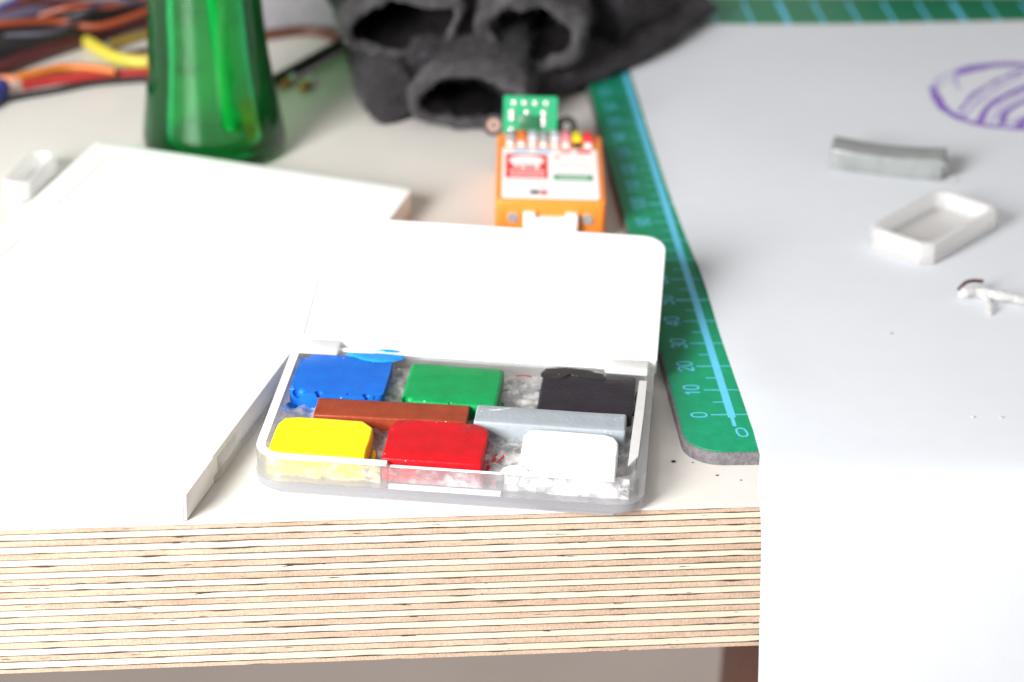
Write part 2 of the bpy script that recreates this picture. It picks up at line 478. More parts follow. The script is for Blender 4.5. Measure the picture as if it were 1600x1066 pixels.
def wobble(bm, amp, scale, seed=0.0, zonly=False):
    for v in bm.verts:
        p = v.co * scale + Vector((seed, seed * 1.7, seed * 0.3))
        if zonly: v.co.z += amp * mnoise.noise(p)
        else: v.co += amp * mnoise.noise_vector(p)

def copy_tree(o, parent=None):
    c = o.copy(); COL.objects.link(c); c.parent = parent
    for ch in list(o.children): copy_tree(ch, c)
    return c

DIGITS = {
 '0': [[(.30, 0), (.08, .12), (.02, .5), (.08, .88), (.30, 1), (.52, .88), (.58, .5), (.52, .12), (.30, 0)]],
 '1': [[(.12, .76), (.26, .86), (.36, 1)], [(.36, 1), (.36, .5), (.36, 0)]],
 '2': [[(.04, .74), (.10, .93), (.30, 1), (.52, .90), (.54, .66), (.30, .36), (.04, .02)], [(.02, .02), (.30, .02), (.58, .02)]],
 '3': [[(.05, .82), (.16, .97), (.34, 1), (.52, .86), (.48, .62), (.26, .54)], [(.26, .54), (.52, .46), (.57, .22), (.42, .03), (.20, .01), (.03, .18)]],
 '4': [[(.42, 0), (.42, .5), (.42, 1)], [(.42, 1), (.22, .64), (.02, .28)], [(.02, .28), (.30, .28), (.60, .28)]],
 '5': [[(.53, .98), (.32, .98), (.12, .98)], [(.12, .98), (.09, .76), (.06, .54)], [(.06, .54), (.28, .65), (.52, .54), (.56, .28), (.42, .05), (.20, .01), (.03, .16)]],
 '6': [[(.52, .86), (.34, 1), (.12, .84), (.03, .46), (.12, .10), (.32, 0), (.54, .14), (.55, .42), (.34, .58), (.12, .48), (.05, .34)]],
 '7': [[(.03, .98), (.30, .98), (.57, .98)], [(.57, .98), (.34, .55), (.20, 0)]],
 '8': [[(.30, .53), (.09, .64), (.10, .90), (.30, 1), (.50, .90), (.51, .64), (.30, .53), (.05, .40), (.05, .12), (.30, 0), (.55, .12), (.55, .40), (.30, .53)]],
 '9': [[(.56, .60), (.46, .46), (.24, .42), (.05, .58), (.07, .86), (.28, 1), (.48, .90), (.57, .56), (.48, .16), (.28, 0), (.08, .12)]]}
def text_mesh(body, size):
    b = bmesh.new()
    w = 0.74 * size
    x0 = -(len(body) * w - 0.14 * size) / 2
    for i, ch in enumerate(body):
        for k, st in enumerate(DIGITS[ch]):
            ribbon(b, [(x0 + i * w + px * size, (py - 0.5) * size) for px, py in st], 0.12 * size, 0.0005 * k, 0.12 * size)
    return mesh_of('numeral', b, False)

# ================================================================== SETTING
bm = bmesh.new(); quad(bm, -2500, 2500, -1500, 3500, -720)
o = obj('floor', bm, 'floor', smooth=False); o['kind'] = 'structure'

# ------------------------------------------------------------------ workbench: laminate skin, 23 veneers, leg
bench = empty('plywood_workbench')
tag(bench, 'white laminated workbench with a thick striped plywood front edge', 'workbench')
bm = bmesh.new(); box(bm, -420, 420, -0.25, 430, -0.45, 0.0)
obj('laminate_top', bm, 'laminate', bench, smooth=False)
bm = bmesh.new(); box(bm, -419, 419, 0.13, 429, -31.0, -0.45)
obj('glue_core', bm, 'glue_line', bench, smooth=False)
z = -0.47
TOTAL = 30.6
thick = [1.05] + [(1.32 if k % 2 else 1.34) * random.uniform(0.92, 1.08) for k in range(21)] + [1.0]
thick = [t * TOTAL / sum(thick) for t in thick]
for k in range(23):
    t = thick[k]
    bm = bmesh.new()
    xs = [-420, -200, -120] + [-100 + 1.1 * i for i in range(152)] + [80, 160, 420]
    gap = 0.14
    prev = None
    y0 = random.uniform(-0.03, 0.05)
    for x in xs:
        f = lambda a, b, c=1.0: mnoise.noise(Vector((x * a, k * 7.31 + c, b)))
        # veneers are uneven: the joint opens here and there
        e1 = 0.05 * f(0.06, 1) + 0.05 * f(0.5, 2)
        e2 = 0.05 * f(0.06, 3) + 0.05 * f(0.5, 4)
        op1 = max(0, f(0.16, 5, 3.3) - 0.22) * 0.62 + max(0, f(0.9, 15, 2.3) - 0.3) * 0.25
        op2 = max(0, f(0.16, 6, 9.1) - 0.22) * 0.62 + max(0, f(0.9, 16, 4.3) - 0.3) * 0.25
        zt = z - gap - max(0, e1) - op1 * 0.7
        zb = z - t + gap * 0.7 + max(0, e2) + op2 * 0.5
        if zt - zb < 0.4: zb = zt - 0.4
        yy = y0 + 0.04 * f(0.2, 8)
        cur = [bm.verts.new((x, 0.6, zt)), bm.verts.new((x, yy, zt)), bm.verts.new((x, yy, zb)), bm.verts.new((x, 0.6, zb))]
        if prev:
            for q in range(3): bm.faces.new((prev[q], prev[q + 1], cur[q + 1], cur[q]))
        prev = cur
    obj('ply', bm, 'ply_light' if k % 2 else 'ply_dark', bench, smooth=False)
    z -= t
bm = bmesh.new(); box(bm, 86.5, 136, 100, 150, -719, -31.05, 1.0)
tag(obj('leg', bm, 'leg_wood', bench), 'dark brown wooden leg under the bench')

# ================================================================== CUTTING MAT
mat = empty('cutting_mat', (56.65, 28.3, 0), (0, 0, -2.0))
tag(mat, 'green self-healing cutting mat with blue ruler scale lying under the paper', 'cutting mat')
out_ = rrect(-10.4, 200, -14.2, 246, 7.0, 8)
bm = bmesh.new(); prism(bm, out_, 0.05, 2.75); obj('core', bm, 'mat_core', mat)
bm = bmesh.new(); prism(bm, rrect(-10.2, 199.8, -14.0, 245.8, 6.8, 8), 2.755, 3.0, 0.12, 0, 2); obj('green_surface', bm, 'mat_green', mat)
bm = bmesh.new(); quad(bm, -0.75, 0.75, -1.2, 236, 3.012)
obj('border_line', bm, 'mat_blue', mat, smooth=False)
bm = bmesh.new(); quad(bm, -0.35, 0.35, -4.6, -1.2, 3.012); obj('border_line', bm, 'mat_blue', mat, smooth=False)
def quad_mesh(nm, x0, x1, y0, y1, z):
    b = bmesh.new(); quad(b, x0, x1, y0, y1, z); return mesh_of(nm, b, False)
tick10 = quad_mesh('tick', -3.9, -0.75, -0.17, 0.17, 3.012)
tick5 = quad_mesh('tick', -2.8, -0.75, -0.15, 0.15, 3.012)
tick50 = quad_mesh('tick', -4.1, -0.75, -0.3, 0.3, 3.012)
line10 = quad_mesh('grid_line', 0.75, 40, -0.16, 0.16, 3.012)
line50 = quad_mesh('grid_line', 0.75, 40, -0.3, 0.3, 3.012)
for me in (tick10, tick5, tick50, line10, line50): me.materials.append(MT['mat_blue'])
for i in range(0, 47):
    yv = 5 * i
    major = i % 2 == 0
    finish('tick', tick50 if (major and yv % 50 == 0 and yv) else tick10 if major else tick5, None, mat, (0, yv, 0))
    if major:
        finish('grid_line', line50 if (yv % 50 == 0 and yv) else line10, None, mat, (0, yv, 0))
        me = text_mesh(str(yv), 3.0); me.materials.append(MT['mat_blue'])
        finish('numeral', me, None, mat, (-6.2, yv, 3.012), (0, 0, 90))
me = text_mesh('0', 3.3); me.materials.append(MT['mat_blue'])
finish('numeral', me, None, mat, (1.0, -7.0, 3.012), (0, 0, 8))
vl10 = quad_mesh('grid_line', -0.4, 0.4, 195, 242, 3.012); vl50 = quad_mesh('grid_line', -0.75, 0.75, 195, 242, 3.016)
for me in (vl10, vl50): me.materials.append(MT['mat_blue'])
for i in range(1, 19):
    finish('grid_line', vl50 if i % 5 == 0 else vl10, None, mat, (10 * i, 0, 0))

# ================================================================== PAPER
def paper_z(x, y):
    z = 3.10
    z += 0.7 * math.exp(-((x - 60) / 10.0) ** 2 - ((y - 82) / 18.0) ** 2)
    z += 0.5 * math.exp(-((x - 62) / 10.0) ** 2 - ((y - 40) / 22.0) ** 2)
    z += 0.25 * mnoise.noise(Vector((x * 0.022, y * 0.022, 1.0)))
    return z + 0.2
prof = [(-3.7, -130), (-3.68, -100), (-3.64, -70), (-3.6, -50), (-3.55, -36), (-3.52, -28)]
for k in range(0, 33):                       # the sheet rolls over the edge in one soft curve
    a_ = math.pi / 2 * k / 32
    prof.append((22.0 - 25.5 * math.cos(a_) ** (2 / 6.0), -20.0 + 23.27 * math.sin(a_) ** (2 / 6.0)))
prof = [p for p in prof if p[0] < 20.5]
ys = [(y, z, 0.0) for y, z in prof]
yy = 22.0
while yy < 249:
    ys.append((yy, None, 1.0)); yy += 3.0
ys.append((249.3, None, 1.0))
def left_x(y, z):
    if y < 17:
        k = max(0.0, min(1.0, (16.5 - y) / 16.5)); k = k * k * (3 - 2 * k)
        return 59.5 - 2.9 * k + 0.055 * max(0.0, -z)
    tab = [(17, 59.6), (40, 59.9), (63, 60.5), (80, 61.2), (92, 61.6), (110, 61.8), (139, 62.1), (170, 63.0), (205, 64.3), (250, 66.0)]
    for (a, b), (c, d) in zip(tab, tab[1:]):
        if y <= c: return b + (d - b) * (y - a) / (c - a)
    return 66.0
bm = bmesh.new()
top = []
us = [0, 0.004, 0.012, 0.025, 0.04, 0.06, 0.085, 0.115, 0.15, 0.19, 0.24, 0.3, 0.37, 0.45, 0.54, 0.64, 0.75, 0.87, 1.0]
for y, z, flat_ in ys:
    lx = left_x(y, z)
    row = []
    for u in us:
        x = lx + u * 165
        if flat_:
            k = min(1.0, (y - 21) / 14.0)
            zz = 3.27 * (1 - k) + paper_z(x, y) * k
            yv = y - 1.2 * math.exp(-((x - 120) / 40) ** 2) * (y > 249) 
        else:
            zz = z; yv = y + 0.25 * mnoise.noise(Vector((x * 0.02, z * 0.02, 5)))
        row.append(bm.verts.new((x, yv, zz)))
    top.append(row)
for a, b in zip(top, top[1:]):
    for i in range(len(us) - 1): bm.faces.new((a[i], a[i + 1], b[i + 1], b[i]))
bmesh.ops.recalc_face_normals(bm, faces=bm.faces)
if sum(f.normal.z for f in bm.faces) < 0: bmesh.ops.reverse_faces(bm, faces=bm.faces)
bmesh.ops.solidify(bm, geom=list(bm.faces), thickness=0.16)
sheet = obj('paper_sheet', bm, 'paper', angle=60)
tag(sheet, 'pale grey drawing paper lying over the cutting mat and hanging off the bench edge', 'paper')
# felt-pen scribble, drawn on the sheet
def ink(pts, w, mt='ink'):
    b = bmesh.new()
    path = smooth_path([(p[0], p[1], 0) for p in pts], 1.2)
    prev = None
    for i, p in enumerate(path):
        t = (path[min(i + 1, len(path) - 1)] - path[max(i - 1, 0)]).normalized()
        s = Vector((-t.y, t.x, 0)); ww = w / 2 * (0.75 + 0.5 * mnoise.noise(Vector((i * 0.3, w, pts[0][0]))) + 0.1)
        pr = []
        for sg in (1, -1):
            q = p + s * ww * sg
            pr.append(b.verts.new((q.x, q.y, paper_z(q.x, q.y) + 0.03)))
        if prev: b.faces.new((prev[0], prev[1], pr[1], pr[0]))
        prev = pr
    return obj('ink_stroke', b, mt, sheet, smooth=False)
ink([(176, 213), (170, 214.5), (163, 214.5), (155, 211.5), (150.5, 208)], 3.4)
ink([(150.5, 208), (148.5, 202), (148.3, 197)], 1.2, 'ink_faint')
ink([(141.5, 199), (140.6, 191), (140.6, 183), (143.5, 176)], 2.8)
ink([(143.5, 176), (147, 172.5), (152, 170.4), (158, 169.6), (166, 170)], 2.2)
ink([(148, 204), (144, 200), (141.5, 196)], 0.8, 'ink_faint')
ink([(144, 178), (150, 187), (158, 197), (168, 207)], 1.3, 'ink_faint')
ink([(147, 174), (152, 184), (160, 193), (172, 203)], 2.2)
ink([(152, 172), (156, 181), (164, 189), (174, 196)], 2.0)
ink([(156, 171), (162, 178), (172, 186)], 2.6)
ink([(150, 171.5), (155, 174), (160, 177.5), (167, 181)], 1.6, 'ink_faint')
ink([(141.5, 198), (144.5, 204.5), (150.5, 209.5)], 1.0, 'ink_faint')
ink([(144, 182), (151, 193), (160, 203), (170, 211)], 1.5)
ink([(149, 172.5), (157, 186), (168, 198)], 1.2, 'ink_faint')
ink([(149, 190), (156, 199), (166, 209)], 1.0, 'ink_faint')
ink([(146, 186), (154, 196), (163, 206)], 0.7, 'ink_faint')

# ================================================================== WHITE TRAY (left)
TR = -20.3
tray = empty('palette_tray', (-46.9, -0.3, 0.0), (0, 1.2, TR))
tag(tray, 'large white plastic palette tray with raised rim at the left', 'tray')
W_, D_, HT = 77.5, 143.5, 5.6
outer = rrect(-W_, 0, 0, D_, (2.0, 0.5, 3.0, 1.5), 5)
bm = bmesh.new(); prism(bm, outer, 0.1, 5.15, 0, 0.3, 2); obj('tray_floor', bm, 'white', tray)
bm = bmesh.new(); ringprism(bm, outer, rrect(-W_ + 6, -1.7, 5, D_ - 6, 2.0, 5), 5.15, HT)
bmesh.ops.remove_doubles(bm, verts=bm.verts, dist=0.001)
es = [e for e in bm.edges if all(abs(v.co.z - HT) < 0.01 for v in e.verts) and len(e.link_faces) == 2 and abs(e.link_faces[0].normal.dot(e.link_faces[1].normal)) < 0.5]
bm.normal_update()
es = [e for e in bm.edges if all(abs(v.co.z - HT) < 0.01 for v in e.verts) and len(e.link_faces) == 2 and abs(e.link_faces[0].normal.dot(e.link_faces[1].normal)) < 0.5]
bmesh.ops.bevel(bm, geom=es, offset=0.3, segments=2, profile=0.5, affect='EDGES')
obj('rim', bm, 'white', tray)
bm = bmesh.new(); box(bm, -1.9, 0.35, 0.4, 14.2, 0.2, HT + 0.05, 0.25)
obj('corner_block', bm, 'white', tray)
bm = bmesh.new(); box(bm, 0.06, 1.1, 16.5, 26.5, 1.2, 4.4, 0.2)
cl = obj('clasp', bm, 'clear', tray); cl['label'] = 'clear plastic clasp on the side of the tray'
bm = bmesh.new(); box(bm, 0.06, 0.9, 14.3, 70, 0.2, 1.2, 0.12)
obj('bottom_lip', bm, 'clear', tray)

# ================================================================== CLEAR PAINT BOX
BR_ = -11.2
pb = empty('paint_box', (0, 0, 0), (0, 0, BR_))
tag(pb, 'clear plastic watercolour box with its white lid folded open', 'paint box')
U0, U1, V0, V1 = -36.3, 35.0, 3.3, 48.2
bm = bmesh.new(); prism(bm, rrect(U0, U1, V0, V1, (5.5, 5.5, 3, 3), 8), 0.05, 2.2, 0, 0.9, 4)
obj('base_plate', bm, 'clear_frost', pb)
# wall with a recess for the clasp in the middle of the front
fl = [(U0 + 5.5 - 5.5 * math.sin(math.radians(a)) , 0) for a in ()]
def wall_outline(u0, u1, v0, v1, r, n0, n1, dv):
    p = rrect(u0, u1, v0, v1, r, 8)
    k = 9                                    # after the front-left corner
    return p[:k] + [(n0, v0), (n0 + 0.25, v0 + dv), (n1 - 0.25, v0 + dv), (n1, v0)] + p[k:]
wo = wall_outline(U0 + .15, U1 - .15, V0 + .15, V1 - .1, (5.4, 5.4, 3, 3), -11.6, 9.2, 1.15)
wi = wall_outline(U0 + 1.85, U1 - 1.95, V0 + 1.9, V1 - 2.0, (3.8, 3.8, 1.5, 1.5), -11.6, 9.2, 0.0)
bm = bmesh.new(); ringprism(bm, wo, wi, 2.25, 6.9)
for v in bm.verts:                           # the wall is lower along the recess
    if -11.5 < v.co.x < 9.1 and v.co.y < 10 and v.co.z > 5: v.co.z = 6.1
bm.normal_update()
obj('wall', bm, 'clear', pb, angle=30)
# the sanded upper edge catches the light
def strip(pts, w, z0, z1, mt='rim', name='rim_edge'):
    b = bmesh.new(); path = [Vector((p[0], p[1], 0)) for p in pts]
    prev = None
    for i, p in enumerate(path):
        t = (path[min(i + 1, len(path) - 1)] - path[max(i - 1, 0)]).normalized()
        s = Vector((-t.y, t.x, 0))
        a, c = p + s * w, p
        cur = [b.verts.new((q.x, q.y, zz)) for q, zz in ((c, z0), (c, z1), (a, z1), (a, z0))]
        if prev:
            for q in range(4): b.faces.new((prev[q], prev[(q + 1) % 4], cur[(q + 1) % 4], cur[q]))
        else: b.faces.new(cur)
        prev = cur
    b.faces.new(prev[::-1])
    return obj(name, b, mt, pb, angle=30)
fr_ = rrect(U0 + .2, U1 - .2, V0 + .2, V1 - .1, (5.3, 5.3, 3, 3), 8)
left_front = [(U0 + .2, 44.5)] + [(U0 + .2, y) for y in (36, 26, 16, 10)] + fr_[0:9] + [(-25, V0 + .2), (-18, V0 + .2), (-11.7, V0 + .2)]
strip(left_front, 1.55, 6.92, 7.2)
strip([(-11.2, V0 + 1.4), (9.0, V0 + 1.4)], 0.5, 6.12, 6.3, 'rim')
b = bmesh.new(); prism(b, [(U1 - 3.5, 9.2), (U1 - 1.8, 13.0), (U1 - 1.5, 30.0), (U1 - 1.4, 42.5), (U1 - 2.9, 42.5), (U1 - 3.2, 28.0), (U1 - 3.4, 18.0)], 6.92, 7.1, 0.05, 0, 1)
obj('rim_edge', b, 'clear_white', pb)
strip([(U1 - 5.7, V0 + .2), (24, V0 + .35), (16, V0 + .2), (9.4, V0 + .25)][::-1], 1.4, 6.92, 7.12, 'clear_white')
strip([(26, V1 - .4), (-27, V1 - .4)], 1.0, 6.92, 7.15, 'rim')
strip([(-11.3, V0 + .25), (9.0, V0 + .25)], 1.0, 2.22, 2.75, 'clear_white', 'ledge_highlight')  # whitish ledge strip, the highlight at the recess foot put into its colour
# streaks of dried paint and glue inside the front wall
def smear(u0, u1, v, z0, z1, mt):
    b = bmesh.new(); nx, nz = 14, 5
    g = [[b.verts.new((u0 + (u1 - u0) * i / nx, v + 0.12 * mnoise.noise(Vector((i * .7, j * .9, u0))), z0 + (z1 - z0) * j / nz + 0.2 * mnoise.noise(Vector((i * .5, j, 3 + u0))))) for i in range(nx + 1)] for j in range(nz + 1)]
    for j in range(nz):
        for i in range(nx): b.faces.new((g[j][i], g[j][i + 1], g[j + 1][i + 1], g[j + 1][i]))
    return obj('paint_residue', b, mt, pb)
smear(-33.5, -13, V0 + 2.05, 2.4, 6.4, 'smear_yellow')
smear(-11.5, 8.0, V0 + 2.05, 2.6, 6.0, 'smear_red')
smear(9.5, 32.0, V0 + 2.05, 2.4, 6.6, 'smear_white')
# glue bed
bm = bmesh.new(); nu, nv = 134, 82
g = []
for j in range(nv + 1):
    row = []
    for i in range(nu + 1):
        u = -34.3 + 67.1 * i / nu; v = 5.35 + 40.7 * j / nv
        zz = 4.5 + 0.8 * mnoise.noise(Vector((u * .22, v * .22, 2))) + 0.75 * mnoise.noise(Vector((u * .6, v * .6, 8))) + 0.4 * mnoise.noise(Vector((u * 1.7, v * 1.7, 4)))
        row.append(bm.verts.new((u, v, min(6.2, max(2.6, zz)))))
    g.append(row)
for j in range(nv):
    for i in range(nu): bm.faces.new((g[j][i], g[j][i + 1], g[j + 1][i + 1], g[j + 1][i]))
obj('glue_bed', bm, 'glue', pb, angle=80)
# hinges and back gap
for u0, u1 in ((-36.2, -27.0), (25.2, 33.6)):
    bm = bmesh.new(); prism(bm, rrect(u0, u1, 44.9, 48.9, (0.6, 0.4, 0.6, 1.8), 4), 6.95, 8.3, 0.3, 0, 2)
    wobble(bm, 0.1, 0.6, u0)
    obj('hinge', bm, 'clear_white', pb)
# lid: pivots at the back edge, leans back on the tray
lid = empty('lid', (0, 49.2, 7.9), (9.6, 0, 0)); lid.parent = pb
LU0, LU1, LD = -36.4, 35.2, 43.4
bm = bmesh.new(); prism(bm, rrect(LU0, LU1, 0, LD, (0.5, 0.5, 5, 5), 7), -3.3, -0.12, 0, 0.5, 3)
obj('palette', bm, 'white_lid', lid)
bm = bmesh.new(); ringprism(bm, rrect(LU0, LU1, 0, LD, (0.5, 0.5, 5, 5), 7), rrect(LU0 + 1.7, LU1 - 1.7, 1.2, LD - 1.7, (0.5, 0.5, 3.4, 3.4), 7), -0.13, 0.22)
bm.normal_update()
es = [e for e in bm.edges if all(v.co.z > 0.18 for v in e.verts) and len(e.link_faces) == 2 and abs(e.link_faces[0].normal.dot(e.link_faces[1].normal)) < 0.5]
bmesh.ops.bevel(bm, geom=es, offset=0.14, segments=2, profile=0.5, affect='EDGES')
obj('lid_rim', bm, 'white_lid', lid)

# ------------------------------------------------------------------ paint blocks in the box
def block(name, mt, u0, u1, v0, v1, r, seg, ztop, label, bev=0.6, z0=2.6, wob=0.12, seed=0.0, group='paint blocks set in the clear box', rot=0.0, pits=()):
    cu, cv = (u0 + u1) / 2, (v0 + v1) / 2
    b = bmesh.new()
    prism(b, rrect(u0 - cu, u1 - cu, v0 - cv, v1 - cv, r, seg), 0, ztop - z0, bev, 0, 3)
    bmesh.ops.triangulate(b, faces=[f for f in b.faces if len(f.verts) > 4])
    bmesh.ops.subdivide_edges(b, edges=[e for e in b.edges if e.calc_length() > 2.5], cuts=3, use_grid_fill=True)
    wobble(b, wob, 0.28, seed)
    wobble(b, wob * 0.35, 1.1, seed + 3)
    a = math.radians(BR_)
    X, Y = cu * math.cos(a) - cv * math.sin(a), cu * math.sin(a) + cv * math.cos(a)
    o = obj(name, b, mt, None, (X, Y, z0), (0, 0, BR_ + rot), angle=50)
    if pits:
        cb = bmesh.new()
        for (pu, pv, pz, pr) in pits:
            bmesh.ops.create_uvsphere(cb, u_segments=14, v_segments=10, radius=pr, matrix=Matrix.Translation((pu - cu, pv - cv, pz - z0)))
        cut = obj('cutter', cb, mt, None, (X, Y, z0), (0, 0, BR_ + rot))
        md = o.modifiers.new('pits', 'BOOLEAN'); md.object = cut; md.operation = 'DIFFERENCE'; md.solver = 'EXACT'
        bpy.context.view_layer.update()
        me = bpy.data.meshes.new_from_object(o.evaluated_get(bpy.context.evaluated_depsgraph_get()))
        o.modifiers.clear(); o.data = me
        bpy.data.objects.remove(cut)
        for p in me.polygons: p.use_smooth = True
        me.set_sharp_from_angle(angle=math.radians(45))
    tag(o, label, 'paint block', group)
    return o

def rim_pit(parent, pu, pv, pz, pr, mt, cu, cv, z0):
    b = bmesh.new()
    n, m_ = 18, 6
    for i in range(n):
        pass
    return b

blue = block('paint_block', 'blue', -33.8, -15.9, 28.2, 44.3, (1.6, 1.8, 1.2, 2.2), 5, 7.2,
             'blue paint block in the back left corner of the clear box', 1.2, seed=1.0,
             pits=((-31.9, 28.9, 7.0, 1.25), (-28.0, 28.8, 7.0, 0.85), (-22.4, 28.9, 7.05, 0.42), (-18.9, 28.9, 7.05, 0.85)))
green = block('paint_block', 'green', -12.3, 5.9, 28.1, 43.8, (0.9, 0.9, 0.7, 0.9), 4, 7.1,
              'green paint block between the blue and the black block', 0.85, seed=2.0,
              pits=((-11.1, 28.8, 6.9, 1.1), (-3.0, 28.5, 7.05, 0.4)))
black = block('paint_block', 'black', 13.4, 31.4, 28.1, 44.2, (0.7, 0.9, 0.9, 0.7), 4, 7.15,
              'black paint block in the back right corner of the clear box', 0.45, seed=3.0)
brown = block('paint_block', 'brown', -27.8, 0.9, 21.0, 27.7, 0.35, 2, 7.0,
              'reddish brown paint bar lying between the blue and the red block', 0.3, seed=4.0, rot=1.6)
grey = block('paint_block', 'grey', 2.2, 30.4, 21.6, 28.4, 0.5, 3, 7.25,
             'grey paint bar lying in front of the black block inside the clear box', 0.4, seed=5.0)
yellow = block('paint_block', 'yellow', -33.6, -15.9, 5.7, 19.0, (0.6, 0.6, 2.4, 3.2), (3, 3, 1, 2), 7.25,
               'yellow paint block in the front left corner of the clear box', 0.4, seed=6.0)
red = block('paint_block', 'red', -12.9, 5.3, 5.8, 20.6, (0.5, 0.5, 2.6, 2.6), (3, 3, 5, 5), 7.2,
            'red paint block in the middle of the front row of the clear box', 0.4, seed=7.0)
white = block('paint_block', 'white_paint', 11.9, 29.4, 5.6, 20.3, (0.5, 0.5, 2.8, 2.4), (3, 3, 2, 2), 7.2,
              'white paint block in the front right corner of the clear box', 0.4, seed=8.0)

def child_world(o, parent):
    o.parent = parent
    o.matrix_parent_inverse = parent.matrix_basis.inverted()
    return o
bpy.context.view_layer.update()
def local_blob(name, mt, parent, pts, h, z, seed):
    """a thin spill of paint: closed outline in box coordinates, slightly domed"""
    a = math.radians(BR_)
    b = bmesh.new()
    n = len(pts)
    cu = sum(p[0] for p in pts) / n; cv = sum(p[1] for p in pts) / n
    dense = [Vector((p[0], p[1], 0)) for p in smooth_path([(p[0], p[1], 0) for p in pts + [pts[0]]], 0.5)][:-1]
    rings = []
    for f, hh in ((1.0, -0.05), (0.93, 0.75), (0.7, 0.95), (0.35, 1.0)):
        rg = []
        for p in dense:
            u = cu + (p.x - cu) * f; v = cv + (p.y - cv) * f
            zz = z + h * hh + 0.12 * mnoise.noise(Vector((u, v, seed)))
            rg.append(b.verts.new((u * math.cos(a) - v * math.sin(a), u * math.sin(a) + v * math.cos(a), zz)))
        rings.append(rg)
    m_ = len(dense)
    for r0, r1 in zip(rings, rings[1:]):
        for i in range(m_): b.faces.new((r0[i], r0[(i + 1) % m_], r1[(i + 1) % m_], r1[i]))
    b.faces.new(rings[-1])
    return child_world(obj(name, b, mt, None, angle=60), parent)
MT['blue_wet'] = paint('paint_blue_wet', (0.015, 0.27, 0.78), (0.01, 0.21, 0.7), 0.12, 0.4)
MT['black_wet'] = paint('paint_black_wet', (0.012, 0.010, 0.012), (0.02, 0.018, 0.02), 0.08, 0.5)
local_blob('paint_smear', 'blue_wet', blue, [(-25.5, 45.6), (-22, 43.2), (-18, 42.6), (-15.6, 43.6), (-13.9, 46.0), (-17.5, 46.3), (-21, 46.2)], 0.45, 7.0, 1.0)
local_blob('paint_smear', 'blue_wet', blue, [(-20.5, 47.4), (-17.0, 47.0), (-15.0, 47.5), (-17.5, 48.3)], 0.3, 7.15, 2.0)
local_blob('paint_smear', 'blue', blue, [(-34.6, 27.0), (-33.0, 26.6), (-32.2, 28.2), (-34.0, 29.2)], 0.8, 3.9, 2.5)
local_blob('paint_smear', 'black_wet', black, [(13.6, 45.2), (13.2, 41.6), (16.5, 40.4), (18.2, 42.8), (22.5, 41.4), (25.8, 41.2), (25.8, 44.0), (22.5, 45.6), (19.0, 46.2), (16, 46.0)], 0.2, 7.05, 3.0)
local_blob('paint_smear', 'smear_white', grey, [(4, 26.2), (6.5, 26.6), (8.6, 27.7), (7.4, 27.4), (5.5, 26.3)], 0.06, 7.25, 4.0)
local_blob('paint_smear', 'white_paint', white, [(8.8, 4.0), (12, 3.8), (14, 5.0), (12.5, 6.8), (10.5, 6.4), (9.2, 5.4)], 0.5, 6.8, 5.0)
local_blob('paint_smear', 'yellow', yellow, [(-34.3, 5.6), (-33.6, 5.0), (-32.8, 5.9), (-33.2, 7.4), (-34.4, 7.0)], 0.5, 6.6, 6.0)

def streak(parent, mt, pts, r):
    a = math.radians(BR_); b = bmesh.new()
    tube(b, [(u * math.cos(a) - v * math.sin(a), u * math.sin(a) + v * math.cos(a), z) for u, v, z in pts], r, 6, 0.6, 0.6)
    wobble(b, r * 0.8, 0.9, pts[0][0])
    return child_world(obj('paint_smear', b, mt, None, angle=60), parent)
streak(red, 'red', [(6.3, 10.5, 4.6), (7.0, 12.5, 4.7), (7.2, 14.5, 4.5)], 0.25)
streak(red, 'red', [(7.6, 11.5, 4.5), (8.6, 14.0, 4.6), (8.4, 15.6, 4.4)], 0.18)
streak(red, 'red', [(5.6, 7.0, 5.0), (6.2, 9.0, 4.8), (6.1, 12.0, 4.6)], 0.3)
streak(yellow, 'yellow', [(-15.6, 7.5, 5.0), (-14.9, 9.5, 4.6), (-15.2, 12.0, 4.8)], 0.35)
streak(brown, 'brown', [(8.2, 43.6, 5.6), (9.6, 43.8, 5.8), (11.2, 43.5, 5.7)], 0.2)
streak(black, 'black', [(31.6, 30.0, 6.0), (32.0, 33.0, 6.2), (31.9, 36.0, 6.0), (32.1, 40.0, 6.2)], 0.3)
streak(green, 'green', [(6.4, 29.5, 5.2), (6.9, 31.5, 5.0), (6.6, 33.5, 5.1)], 0.25)

# ================================================================== THINGS ON THE PAPER
def open_pan(name, w, l, h, wall, rnd, mt, floor_h=1.0):
    root = empty(name)
    b = bmesh.new(); prism(b, rrect(-l / 2, l / 2, -w / 2, w / 2, rnd, 1), 0, floor_h, 0, 0.25, 2)
    obj('pan_floor', b, 'pan_clear', root)
    b = bmesh.new(); ringprism(b, rrect(-l / 2, l / 2, -w / 2, w / 2, rnd, 1), rrect(-l / 2 + wall, l / 2 - wall, -w / 2 + wall, w / 2 - wall, max(0.3, rnd - wall * .5), 1), floor_h, h)
    b.normal_update()
    es = [e for e in b.edges if all(v.co.z > h - .01 for v in e.verts) and len(e.link_faces) == 2 and abs(e.link_faces[0].normal.dot(e.link_faces[1].normal)) < 0.5]
    bmesh.ops.bevel(b, geom=es, offset=min(.3, wall * .3), segments=2, profile=0.5, affect='EDGES')
    obj('pan_wall', b, mt, root)
    return root
MT['pan_white'] = surf('pan_white', (0.90, 0.90, 0.89), 0.3, var=0.01, vscale=60, sss=0.3)
MT['pan_frost'] = clear_mat('pan_frost', tint=(0.99, 0.99, 0.99), milk=0.46, milk_col=(0.96, 0.96, 0.96), rough=0.16, refr=0.15)
MT['pan_clear'] = clear_mat('pan_clear', milk=0.66, milk_col=(0.84, 0.83, 0.82), rough=0.25, refr=0.2)
